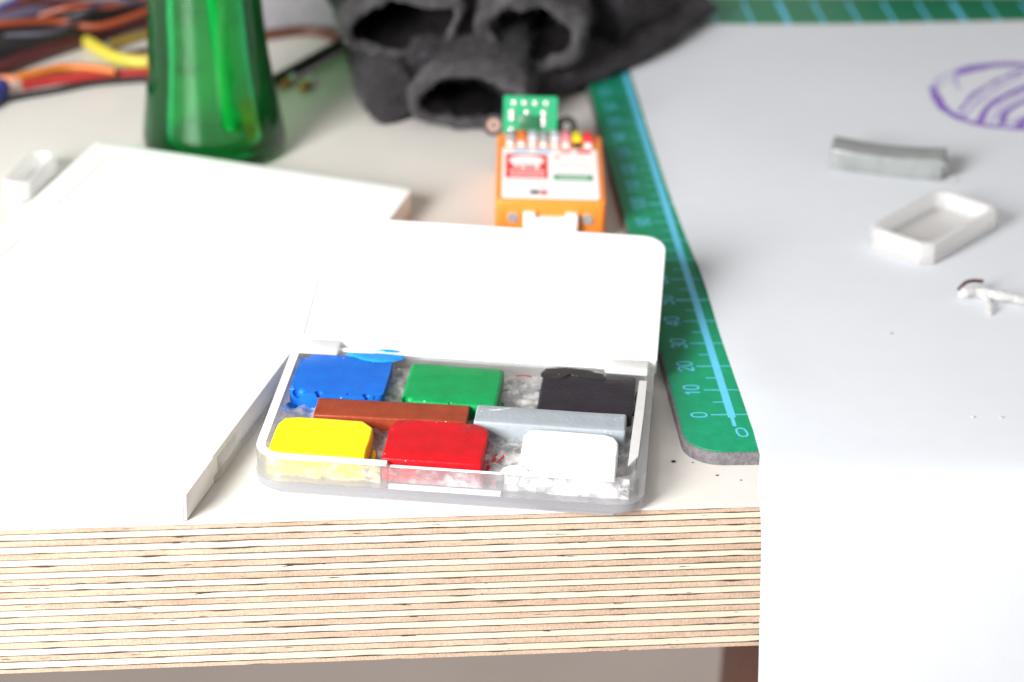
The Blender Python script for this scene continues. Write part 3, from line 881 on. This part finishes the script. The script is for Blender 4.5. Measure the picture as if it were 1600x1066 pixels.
pan = open_pan('empty_pan', 16.5, 30.0, 4.9, 1.6, 2.2, 'pan_frost', 0.8)
pan.location = Vector((117.0, 106.8, 3.36)) * MM; pan.rotation_euler = (0, 0, math.radians(43.0))
tag(pan, 'empty white translucent plastic pan lying on the paper', 'pan')

MT['bar_grey'] = surf('bar_grey', (0.27, 0.29, 0.29), 0.28, vscale=160, col2=(0.20, 0.215, 0.215), bump=0.5, bscale=260)
bm = bmesh.new(); prism(bm, rrect(-13.5, 13.5, -4.2, 4.2, 0.8, 3), 0, 5.3, 0.7, 0.3, 3)
bmesh.ops.subdivide_edges(bm, edges=[e for e in bm.edges if e.calc_length() > 8], cuts=7, use_grid_fill=True)
for v in bm.verts:
    v.co.y += 1.0 * (v.co.x / 13.5) ** 2 - 0.5
    if v.co.z > 3: v.co.z += -0.5 + 0.55 * (v.co.x / 13.5) ** 2 - 1.3 * math.exp(-((v.co.y + 0.6) / 1.5) ** 2)
wobble(bm, 0.2, 0.25, 4)
bar = obj('paint_bar', bm, 'bar_grey', None, (116.2, 145.5, 3.45), (0, 0, -19), angle=50)
tag(bar, 'loose grey paint bar lying on the paper behind the empty pan', 'paint bar')
bm = bmesh.new(); ribbon(bm, [(-16.5, -5.2), (-13, -4.9), (-4, -5.0), (6, -4.9), (14, -4.6), (16.5, -3.2), (15.5, 0.5)], 1.2, 0.05, wfun=lambda t: 0.6 + 0.5 * math.sin(t * 9) ** 2)
obj('flash', bm, 'clear_white', bar)
bm = bmesh.new(); tube(bm, [(13.0, -3.6, 3.9), (13.6, -3.7, 4.2), (14.1, -3.3, 3.4), (13.9, -2.4, 1.5)], 0.35, 6, step=.4); obj('flash', bm, 'bar_grey', bar)

bm = bmesh.new()
tube(bm, [(0, 0, 1.6), (2.4, 1.0, 1.8), (5, 0.2, 1.6), (8, -2.0, 1.5), (12, -3.6, 1.6), (17, -4.6, 1.8), (24, -5.0, 1.6)], 1.0, 10, 0.8, 0.7, taper=lambda t: 1.5 - 1.1 * abs(t - 0.15) if t < 0.35 else 1.0)
wobble(bm, 0.9, 0.55, 5); wobble(bm, 0.3, 1.6, 2)
tail = bmesh.new(); tube(tail, [(4.2, -1.0, 1.4), (4.0, -4.5, 1.2), (3.4, -8.0, 0.9)], 0.8, 8, 0.9, 0.7, taper=lambda t: 1.1 - 0.3 * t)
wobble(tail, 0.4, 0.8, 6)
mtmp = bpy.data.meshes.new('t'); tail.to_mesh(mtmp); tail.free(); bm.from_mesh(mtmp); bpy.data.meshes.remove(mtmp)
MT['glue_white'] = clear_mat('glue_white', tint=(0.99, 0.99, 0.99), milk=0.45, milk_col=(0.93, 0.92, 0.91), rough=0.1, refr=0.2, bump=0.6, bscale=600)
gs = obj('glue_scrap', bm, 'glue_white', None, (115.0, 74.5, 3.4), (0, 0, 0), angle=70)
tag(gs, 'twisted scrap of clear dried glue on the paper at the right edge', 'glue scrap')
bm = bmesh.new(); tube(bm, [(-0.9, 1.0, 2.0), (0.9, 2.4, 2.9), (2.8, 3.1, 3.0), (5.0, 3.3, 2.7)], 0.4, 6, step=.5)
obj('paint_trace', bm, 'w_maroon', gs)

# ================================================================== ORANGE MODULE
mod = empty('sensor_module', (32.0, 115.0, 0), (0, 0, -6.2))
tag(mod, 'orange plastic electronics module with a white sticker and an upright circuit board', 'electronics')
bm = bmesh.new(); prism(bm, rrect(-12.3, 12.3, 0, 39.5, 1.4, 4), 0.05, 10.0, 0.5, 0.3, 3); obj('case', bm, 'orange', mod)
bm = bmesh.new(); prism(bm, rrect(-11.0, 10.9, 1.2, 30.2, 0.9, 4), 10.02, 10.10); stk = obj('sticker', bm, 'sticker', mod, smooth=False)
def patch(x0, x1, y0, y1, mt, z=10.13, nm='print'):
    b = bmesh.new(); prism(b, rrect(x0, x1, y0, y1, min(0.4, (x1 - x0) / 4, (y1 - y0) / 4), 2), z - 0.02, z); return obj(nm, b, mt, stk, smooth=False)
patch(-10.2, -0.6, 12.4, 26.5, 'p_red')
b = bmesh.new(); prism(b, [(-5.4 + 4.0 * math.cos(t * math.pi / 12), 22.6 + 2.9 * math.sin(t * math.pi / 12)) for t in range(24)], 10.14, 10.16); obj('print', b, 'p_white', stk, smooth=False)
for i in range(4): patch(-8.4 + i * 1.6, -7.3 + i * 1.6, 18.8 - (i % 2) * 0.8, 20.6, 'p_white', 10.16)
for i in range(7): patch(-9.2 + i * 1.15, -8.4 + i * 1.15, 15.9, 16.9, 'p_white', 10.16)
for i in range(6): patch(-9.0 + i * 1.3, -8.0 + i * 1.3, 13.4, 14.3, 'p_white', 10.16)
patch(0.8, 9.6, 11.9, 14.9, 'p_green')
for i in range(6): patch(2.0 + i * 1.1, 2.8 + i * 1.1, 12.9, 13.8, 'p_white', 10.16)
patch(1.2, 2.2, 24.6, 25.8, 'p_orange')
for i in range(8): patch(1.6 + i * 0.95, 2.2 + i * 0.95, 20.2, 20.8, 'p_lightgrey')
patch(-4.6, -2.6, 3.6, 5.6, 'p_dark'); patch(-2.4, -0.8, 3.4, 5.6, 'p_red'); patch(0.2, 2.4, 4.0, 4.6, 'p_lightgrey')
for x0, x1, m_ in ((-8.6, -4.8, 'p_blue'), (-3.4, 0.4, 'p_blue'), (2.2, 5.0, 'p_pink'), (6.2, 9.6, 'p_red')): patch(x0, x1, 27.7, 29.5, m_)
cols = ['p_grey', 'p_orange', 'p_lightgrey', 'p_grey', 'p_lightgrey', 'p_pink', 'p_yellow', 'p_red']
for i, m_ in enumerate(cols):
    x = -10.2 + i * 2.6
    b = bmesh.new(); box(b, x, x + 2.1, 34.6, 39.3, 10.02, 11.0, 0.2); obj('terminal', b, m_, mod)
    b = bmesh.new(); box(b, x + 0.1, x + 1.9, 31.2, 33.8, 10.02, 10.5, 0.3); obj('contact', b, 'p_white' if i != 6 else 'p_dark', mod)
for x in (-8.4, 8.2):
    b = bmesh.new(); bmesh.ops.create_cone(b, cap_ends=True, segments=16, radius1=1.3, radius2=1.3, depth=0.5, matrix=Matrix.Translation((x, -0.2, 6.0)) @ Matrix.Rotation(math.pi / 2, 4, 'X'))
    obj('screw', b, 'solder', mod)
b = bmesh.new(); box(b, -6.0, 6.0, -2.6, -0.02, 2.0, 6.6, 0.3); cn = obj('connector', b, 'p_white', mod)
for x in (-6.0, 3.4):
    b = bmesh.new(); box(b, x, x + 2.6, -2.4, -0.02, 6.62, 7.6, 0.2); obj('connector_tab', b, 'p_white', cn)
# upright circuit board at the back of the case
pc = empty('circuit_board', (-4.6, 40.4, 8.2), (74, 0, 0)); pc.parent = mod
b = bmesh.new(); prism(b, rrect(-6.4, 6.4, 0, 10.2, 0.5, 3), -0.8, 0.8, 0.1, 0.1, 1); obj('board', b, 'pcb', pc)
b = bmesh.new(); box(b, -2.6, 2.6, 2.6, 5.6, 0.82, 1.7, 0.2); obj('chip', b, 'pcb_dark', pc)
def blob(x, y, r, m_='solder'):
    b = bmesh.new(); bmesh.ops.create_uvsphere(b, u_segments=12, v_segments=8, radius=r, matrix=Matrix.Translation((x, y, 0.85)) @ Matrix.Diagonal((1, 1, 0.7, 1)))
    obj('solder_joint', b, m_, pc)
for x in (-3.9, -1.4, 1.1, 3.7): blob(x, 8.6, 0.72)
for y in (6.3, 4.9, 2.2): blob(-4.3, y, 0.85)
for y in (6.3, 4.9, 3.7): blob(3.2, y, 0.8)
blob(-3.0, 0.9, 0.9, 'p_yellow'); blob(1.6, 0.9, 0.8, 'p_yellow'); blob(5.0, 1.8, 0.6)
blob(-0.8, 6.4, 0.75)
# dark carrier behind the board with a round lug on each side
for x, m_ in ((-8.6, 'copper'), (8.7, 'black_plastic')):
    b = bmesh.new(); ringprism(b, [(x + 2.6 * math.cos(t * math.pi / 12), 3.0 + 2.6 * math.sin(t * math.pi / 12)) for t in range(24)], [(x + 1.0 * math.cos(t * math.pi / 12), 3.0 + 1.0 * math.sin(t * math.pi / 12)) for t in range(24)], -2.0, -0.9)
    lg = obj('lug', b, 'black_plastic', pc)
    if m_ == 'copper':
        b = bmesh.new(); ringprism(b, [(x + 1.6 * math.cos(t * math.pi / 12), 3.0 + 1.6 * math.sin(t * math.pi / 12)) for t in range(24)], [(x + 0.55 * math.cos(t * math.pi / 12), 3.0 + 0.55 * math.sin(t * math.pi / 12)) for t in range(24)], -0.9, -0.7)
        obj('pad', b, 'pad_copper', pc)
b = bmesh.new(); box(b, -6.6, 6.7, 1.2, 4.8, -2.0, -0.95, 0.2); obj('carrier', b, 'black_plastic', pc)

# ================================================================== FELT
felt = empty('felt_pouch', (20, 196, 0))
tag(felt, 'dark charcoal felt with three rolled openings crumpled behind the circuit board', 'felt')
def shell(name, cx, cz, a, b, y, L, t, rx=0.0, rz=0.0, tilt=0.0, wob=0.8, seed=0, end=(1.0, 1.0), squash=0.0, rim_t=None):
    """thick soft tube: wall section swept round an oval, open rim towards -Y"""
    bmx = bmesh.new(); seg = 56
    rimt = rim_t or t
    sec = []
    n_back = 10
    for i in range(n_back + 1):
        sec.append((1.0 - i / n_back, 1, None))
    sections = []
    for k in range(seg):
        th = 2 * math.pi * k / seg
        ct, st = math.cos(th), math.sin(th)
        wv = 1 + 0.16 * mnoise.noise(Vector((ct * 1.3, st * 1.3, seed))) + 0.07 * mnoise.noise(Vector((ct * 3.5, st * 3.5, seed + 4)))
        col = []
        for i in range(n_back + 1):
            s = 1 - i / n_back
            f = 1 + (end[0] - 1) * s; g_ = 1 + (end[1] - 1) * s
            col.append(((a + t / 2) * wv * f * ct, s * L, (b + t / 2) * wv * g_ * st))
        for q in range(1, 6):                        # rounded lip
            an = math.pi * q / 6
            off = math.cos(an) * rimt / 2
            col.append(((a + off) * wv * ct, -math.sin(an) * rimt * 0.6, (b + off) * wv * st))
        for i in range(n_back + 1):
            s = i / n_back
            f = 1 + (end[0] - 1) * s; g_ = 1 + (end[1] - 1) * s
            col.append(((a - t / 2) * wv * f * ct, s * L * 0.98, (b - t / 2) * wv * g_ * st))
        sections.append(col)
    R_ = Matrix.Rotation(math.radians(tilt), 3, 'Y')
    vs = []
    for col in sections:
        vs.append([bmx.verts.new(R_ @ Vector(p)) for p in col])
    for k in range(seg):
        A, B = vs[k], vs[(k + 1) % seg]
        for i in range(len(A) - 1): bmx.faces.new((A[i], A[i + 1], B[i + 1], B[i]))
    bmx.faces.new([v[-1] for v in vs])               # closed end, coloured near-black like the painted shade inside
    wobble(bmx, wob * 1.7, 0.11, seed); wobble(bmx, 0.7, 0.35, seed + 5); wobble(bmx, 0.45, 0.9, seed + 9)
    me = mesh_of(name, bmx, True, 80)
    me.materials.append(MT['felt']); me.materials.append(MT['felt_rim']); me.materials.append(MT['felt_inner_shade'])
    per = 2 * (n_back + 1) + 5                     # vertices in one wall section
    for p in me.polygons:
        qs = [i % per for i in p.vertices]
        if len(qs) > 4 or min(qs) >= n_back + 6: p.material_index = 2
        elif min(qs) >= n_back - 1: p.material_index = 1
    o = finish(name, me, None, felt, (cx - 20, y - 196, cz), (rx, 0, rz))
    return o
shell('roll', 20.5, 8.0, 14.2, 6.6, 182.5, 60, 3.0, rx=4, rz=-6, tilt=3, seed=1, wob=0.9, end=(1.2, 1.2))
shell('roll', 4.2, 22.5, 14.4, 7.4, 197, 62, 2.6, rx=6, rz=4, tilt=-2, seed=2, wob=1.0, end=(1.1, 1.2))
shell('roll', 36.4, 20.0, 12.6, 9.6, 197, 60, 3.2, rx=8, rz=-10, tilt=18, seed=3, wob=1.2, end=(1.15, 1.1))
def felt_slab(name, path, hw, hh, mt='felt', seed=0):
    b = bmesh.new(); pts = smooth_path(path, 3.0); seg = 20; rings = []
    for i, p in enumerate(pts):
        t = (pts[min(i + 1, len(pts) - 1)] - pts[max(i - 1, 0)]).normalized()
        s = Vector((t.y, -t.x, 0)).normalized(); f = i / (len(pts) - 1)
        w = hw(f); h = hh(f)
        rings.append([b.verts.new(p + s * w * math.cos(2 * math.pi * k / seg) + Vector((0, 0, 1)) * h * math.sin(2 * math.pi * k / seg)) for k in range(seg)])
    for a_, c_ in zip(rings, rings[1:]):
        for k in range(seg): b.faces.new((a_[k], a_[(k + 1) % seg], c_[(k + 1) % seg], c_[k]))
    b.faces.new(rings[0][::-1]); b.faces.new(rings[-1])
    wobble(b, 1.8, 0.09, seed); wobble(b, 0.9, 0.3, seed + 2); wobble(b, 0.4, 0.8, seed + 6)
    for v in b.verts:
        v.co -= Vector((20, 196, 0)); v.co.z = max(v.co.z, 0.3)
    return obj(name, b, mt, felt, angle=80)
felt_slab('fold', [(1.0, 186, 7.2), (-0.5, 193, 7.6), (-1.5, 208, 8.2), (-1.5, 232, 9)], lambda f: 6.6, lambda f: 7.2, seed=3)
felt_slab('fold', [(7, 198, 13), (13, 197, 14.2), (19, 198, 14.0)], lambda f: 4.5, lambda f: 2.8, seed=13)
felt_slab('flap', [(26, 203, 5.2), (44, 212, 5.6), (64, 227, 6.2), (78, 242, 7), (88, 254, 7)], lambda f: 15 - 8 * f, lambda f: 5.2 - 1.2 * f, seed=5)
felt_slab('flap', [(56, 222, 16), (62, 229, 15), (72, 240, 12.5), (83, 251, 9)], lambda f: 10 - 5 * f, lambda f: 10 - 6 * f, seed=8)
felt_slab('fold', [(-8, 262, 30), (20, 258, 30), (44, 258, 28), (66, 258, 20)], lambda f: 10, lambda f: 16 - 6 * f, seed=11)

def fuzz(o, count, length, seed):
    rnd = random.Random(seed); me = o.data
    polys = [p for p in me.polygons if p.material_index < 2]
    cum = []; tot = 0.0
    for p in polys: tot += p.area; cum.append(tot)
    import bisect
    b = bmesh.new()
    for _ in range(count):
        p = polys[bisect.bisect_left(cum, rnd.random() * tot)]
        vs = [me.vertices[i].co for i in p.vertices]
        w = [rnd.random() for _ in vs]; sw = sum(w)
        q = Vector((0, 0, 0))
        for v, ww in zip(vs, w): q += v * (ww / sw)
        d = (p.normal * 0.8 + Vector((rnd.gauss(0, .6), rnd.gauss(0, .6), rnd.gauss(0, .6)))).normalized() * (length * rnd.uniform(.4, 1.3) * MM)
        s_ = d.cross(Vector((rnd.gauss(0, 1), rnd.gauss(0, 1), rnd.gauss(0, 1)))).normalized() * (0.10 * MM)
        b.faces.new([b.verts.new((q + s_) / MM), b.verts.new((q - s_) / MM), b.verts.new((q + d) / MM)])
    f = obj('fuzz', b, 'felt_rim', o, smooth=False); f['kind'] = 'stuff'
for i_, ch in enumerate([c for c in felt.children]): fuzz(ch, 3500, 2.2, i_)

# ================================================================== GREEN BOTTLE
bot = empty('green_bottle', (-42.4, 173.0, 0))
tag(bot, 'translucent green plastic bottle standing on the bench behind the tray', 'bottle')
prof_o = [(0.3, 1.6), (9, 1.2), (12.6, 0.25), (14.6, 0.1), (16.0, 0.5), (16.9, 1.8), (17.1, 3.5), (16.7, 7), (15.9, 12), (15.0, 18), (14.2, 25), (13.6, 33), (13.2, 42), (13.1, 55), (13.6, 68), (13.2, 78), (11.0, 86), (8.5, 90), (8.0, 96)]
bm = bmesh.new(); _, rg = lathe(bm, prof_o, 64, cx=lambda z: -0.04 * z)
_, rg2 = lathe(bm, [(max(0.25, r - 1.5), z + (1.5 if i < 6 else 0)) for i, (r, z) in enumerate(prof_o)], 64, cx=lambda z: -0.04 * z)
a_, b_ = rg[-1], rg2[-1]
for k in range(64): bm.faces.new((a_[k], a_[(k + 1) % 64], b_[(k + 1) % 64], b_[k]))
bm.faces.new(rg[0]); bm.faces.new(rg2[0])
obj('bottle_body', bm, 'bottle', bot, angle=60)
bm = bmesh.new(); lathe(bm, [(9.2, 96.2), (9.4, 97), (9.4, 112), (8.6, 113), (0.2, 113.2)], 32, cx=lambda z: -0.04 * z); obj('cap', bm, 'black_plastic', bot)
bm = bmesh.new(); tube(bm, [(-3, 4, 96), (-1.5, 2, 60), (1, 0, 30), (3.5, -3, 6)], 1.3, 8, step=4); obj('dip_tube', bm, 'clear_white', bot)

# ================================================================== NARROW PAN AT LEFT
np_ = open_pan('narrow_pan', 6.6, 20.0, 5.2, 1.1, 1.9, 'pan_frost', 0.5)
np_.location = Vector((-84.6, 151.0, 0.05)) * MM; np_.rotation_euler = (0, 0, math.radians(72))
tag(np_, 'narrow empty translucent pan on the bench left of the tray', 'pan')

# ================================================================== WIRES AND ODDS AND ENDS
def wire(name, pts, r, mt, label, cat='cable', grp='loose wires behind the bottle', flat_z=1.0, seg=10):
    b = bmesh.new(); tube(b, pts, r, seg, flat_z, 2.0)
    return tag(obj(name, b, mt), label, cat, grp)
wire('cable', [(-118, 214, 5.0), (-101, 229, 5), (-89, 239.7, 5), (-78, 250.4, 5), (-61.5, 268, 5), (-45, 285, 5)], 5.0, 'w_black', 'thick black cable running diagonally behind the green bottle')
wire('cable', [(-118, 222, 9.5), (-101, 233, 11), (-88.5, 243, 11.5), (-79, 252, 11.5), (-66, 262, 11), (-50, 274, 10)], 2.4, 'w_slate', 'slate grey cable lying along the top of the thick black cable')
wire('cable', [(-118, 206, 2.2), (-100.6, 220.3, 2.2), (-88.7, 234, 2.2), (-76, 247, 2.2), (-60.5, 260.7, 2.2), (-48, 268, 2.2)], 2.2, 'w_maroon', 'dark maroon cable in front of the thick black cable')
wire('wire', [(-79, 247.5, 2.0), (-75.9, 242.3, 2.0), (-71.4, 235, 1.9), (-67, 229.5, 1.9), (-60, 227.3, 1.9), (-54, 230, 1.9)], 1.8, 'w_yellow', 'short yellow wire curving behind the green bottle', 'wire')
wire('wire', [(-68, 234.2, 1.1), (-60, 232.6, 1.1), (-52, 236, 1.1)], 1.1, 'w_pink', 'pale pink wire beside the yellow wire', 'wire')
wire('wire', [(-91, 212.8, 1.4), (-86, 215.6, 1.4), (-79.6, 217.6, 1.4), (-71, 219.8, 1.4), (-60, 221.2, 1.4), (-47, 224, 1.4)], 1.3, 'w_red', 'red wire running left from behind the green bottle', 'wire')
wire('wire', [(-92, 214.2, 3.3), (-87, 217.2, 3.4), (-81, 220.4, 3.4), (-74, 219.2, 3.6), (-68, 217.5, 3.2)], 1.1, 'w_orange', 'orange wire lying on the red wire', 'wire')
wire('wire', [(-112, 217, 1.0), (-97, 219.6, 1.0), (-92, 219.8, 1.0), (-86, 222.5, 1.0), (-80, 225.0, 1.0), (-73, 222.8, 1.0)], 0.9, 'copper', 'bare copper wire behind the orange wire', 'wire')
wire('wire', [(-120, 192, 0.9), (-99, 202.6, 0.9), (-90, 207.2, 0.9), (-82, 210.9, 0.9), (-73, 215.6, 0.9), (-58, 218.2, 0.9)], 0.9, 'w_black', 'thin black wire nearest the tray among the loose wires', 'wire')
wire('cable', [(-118, 230, 7), (-101, 242, 7), (-92, 250, 7), (-83, 259, 7), (-70, 272, 7)], 4.2, 'w_rust', 'rust red cable behind the slate grey cable')
wire('cable', [(-118, 246, 9), (-104, 254, 9), (-95, 261, 9), (-84, 272, 9)], 3.6, 'w_orange', 'fat orange cable in the far left corner of the view')
wire('cable', [(-98, 258, 15), (-86, 264, 15), (-74, 268, 14), (-58, 278, 13)], 3.6, 'w_black', 'upper black cable crossing over the rust red cable')
wire('wire', [(-70, 243, 1.4), (-63, 249, 1.4), (-57, 255, 1.4), (-50, 262, 1.4)], 1.2, 'w_dull', 'small dull yellow wire end close behind the bottle', 'wire')
wire('wire', [(-66, 236.5, 0.8), (-60, 240, 0.8), (-52, 245, 0.8)], 0.8, 'w_black', 'thin black wire end behind the pink wire', 'wire')
TANGLE = [('w_maroon', 'thin dark red wire tangled over the cables in the far left corner', 4), ('w_black', 'thin black wire tangled over the cables in the far left corner', 5),
          ('w_rust', 'thin rusty orange wire tangled over the cables in the far left corner', 3), ('copper', 'thin copper strand tangled over the cables in the far left corner', 3),
          ('w_darkslate', 'thin slate wire tangled over the cables in the far left corner', 3)]
for mt_, lab_, cnt in TANGLE:
    for q in range(cnt):
        x, y, zz = random.uniform(-116, -96), random.uniform(226, 262), random.uniform(9, 15)
        pts = []
        for k in range(5):
            pts.append((x, y, max(1.2, zz + random.uniform(-2, 2.5))))
            x += random.uniform(7, 15); y += random.uniform(-2, 13)
        wire('wire', pts, random.uniform(0.55, 0.95), mt_, lab_, 'wire', lab_.replace('wire', 'wires').replace('strand', 'strands'), seg=7)
# plug with white and blue halves lying on the rust cable
plug = empty('plug', (-98.5, 240.5, 12.8), (0, 0, 58))
tag(plug, 'small plug with a white and a blue half on the rust red cable', 'plug')
bm = bmesh.new(); tube(bm, [(-5, 0, 1.6), (0, 0, 1.6), (5, 0, 1.6)], 1.7, 12); obj('white_shell', bm, 'w_white', plug)
bm = bmesh.new(); tube(bm, [(-5.5, -2.4, 0), (0, -2.4, 0), (4, -2.4, 0)], 1.5, 12); obj('blue_shell', bm, 'w_blue', plug)
bm = bmesh.new(); tube(bm, [(-6, 0, 2.6), (-2, 0, 2.8), (3, 0, 2.6), (6, 1, 2.2)], 2.5, 14)
tag(obj('blue_connector', bm, 'w_blue', None, (-97.5, 203.5, 0), (0, 0, 70)), 'dark blue connector at the left edge among the wires', 'connector')
# pen, cord and copper crimps right of the bottle
bm = bmesh.new(); tube(bm, [(-29, 209.5, 2.4), (-18.9, 224.3, 2.4), (-10, 237.6, 2.4), (2, 255, 2.4)], 1.5, 12)
tag(obj('black_rod', bm, 'w_black'), 'thin black rod between the green bottle and the felt', 'rod')
wire('cord', [(-34, 247, 1.3), (-27.7, 249.4, 1.3), (-19.8, 252, 1.3), (-13, 249.6, 1.3), (-9, 243, 1.3)], 1.5, 'w_brown', 'brown cord end lying in front of the grey felt', 'cord')
for i, (x, y) in enumerate(((-24.5, 213.2), (-19.8, 210.8))):
    crimp = empty('copper_crimp', (x, y, 0), (0, 0, 62))
    tag(crimp, ('small copper crimp nearest the green bottle', 'small copper crimp in front of the black rod')[i], 'crimp', 'copper crimps')
    bm = bmesh.new(); tube(bm, [(-2.2, 0, 1.3), (0, 0, 1.3), (1.0, 0, 1.3)], 1.2, 10); obj('barrel', bm, 'copper', crimp)
    bm = bmesh.new(); tube(bm, [(1.05, 0, 1.5), (2, 0, 1.5), (3.4, 0, 1.5)], 1.4, 10); obj('sleeve', bm, 'w_white', crimp)
# grey felt piece behind the cord
gf = empty('grey_felt', (-18, 275, 0)); tag(gf, 'light grey felt piece behind the bottle, left of the dark felt', 'felt')
bm = bmesh.new(); prism(bm, rrect(-22, 14, -20, 60, 7, 6), 0.1, 14, 4.5, 1.0, 4)
bmesh.ops.triangulate(bm, faces=[f for f in bm.faces if len(f.verts) > 4])
bmesh.ops.subdivide_edges(bm, edges=[e for e in bm.edges if e.calc_length() > 6], cuts=3)
wobble(bm, 1.3, 0.1, 4); obj('felt_body', bm, 'felt_grey', gf, angle=80)
# black case beyond the mat
bc = empty('black_case', (212, 326, 0), (0, 0, -3)); tag(bc, 'black case lying beyond the far edge of the cutting mat', 'case')
bm = bmesh.new(); prism(bm, rrect(-62, 60, -47, 40, 4, 4), 0.1, 16, 2.0, 0.5, 3); obj('case_body', bm, 'black_plastic', bc)

# ------------------------------------------------------------------ crumbs on the bench
for i, (x, y, z, r, mt_, lab) in enumerate((
        (43.6, 16.1, 0, 0.32, 'w_black', 'dark crumb on the bench beside the front corner of the mat'),
        (47.2, 15.6, 0, 0.13, 'w_black', 'tiny crumb on the bench close to the mat edge'),
        (50.9, 10.6, 0, 0.2, 'w_brown', 'reddish crumb on the bench in front of the mat'),
        (55.0, 8.6, 0, 0.15, 'w_brown', 'small brown crumb on the bench nearest the paper'),
        (102.9, 24.0, 3.32, 0.3, 'glue_white', 'pale shred on the paper just behind the fold'),
        (108.4, 23.6, 3.32, 0.3, 'glue_white', 'second pale shred on the paper just behind the fold'),
        (96.0, 60.0, 3.3, 0.22, 'w_grey', 'grey speck alone in the middle of the paper'))):
    bm = bmesh.new(); bmesh.ops.create_icosphere(bm, subdivisions=2, radius=r); wobble(bm, r * .6, 1.5 / r, i)
    for v in bm.verts:
        v.co.z *= 0.5; v.co.x *= 1.4
    tag(obj('crumb', bm, mt_, None, (x, y, z + r * .4)), lab, 'crumb', 'crumbs on the bench and paper')
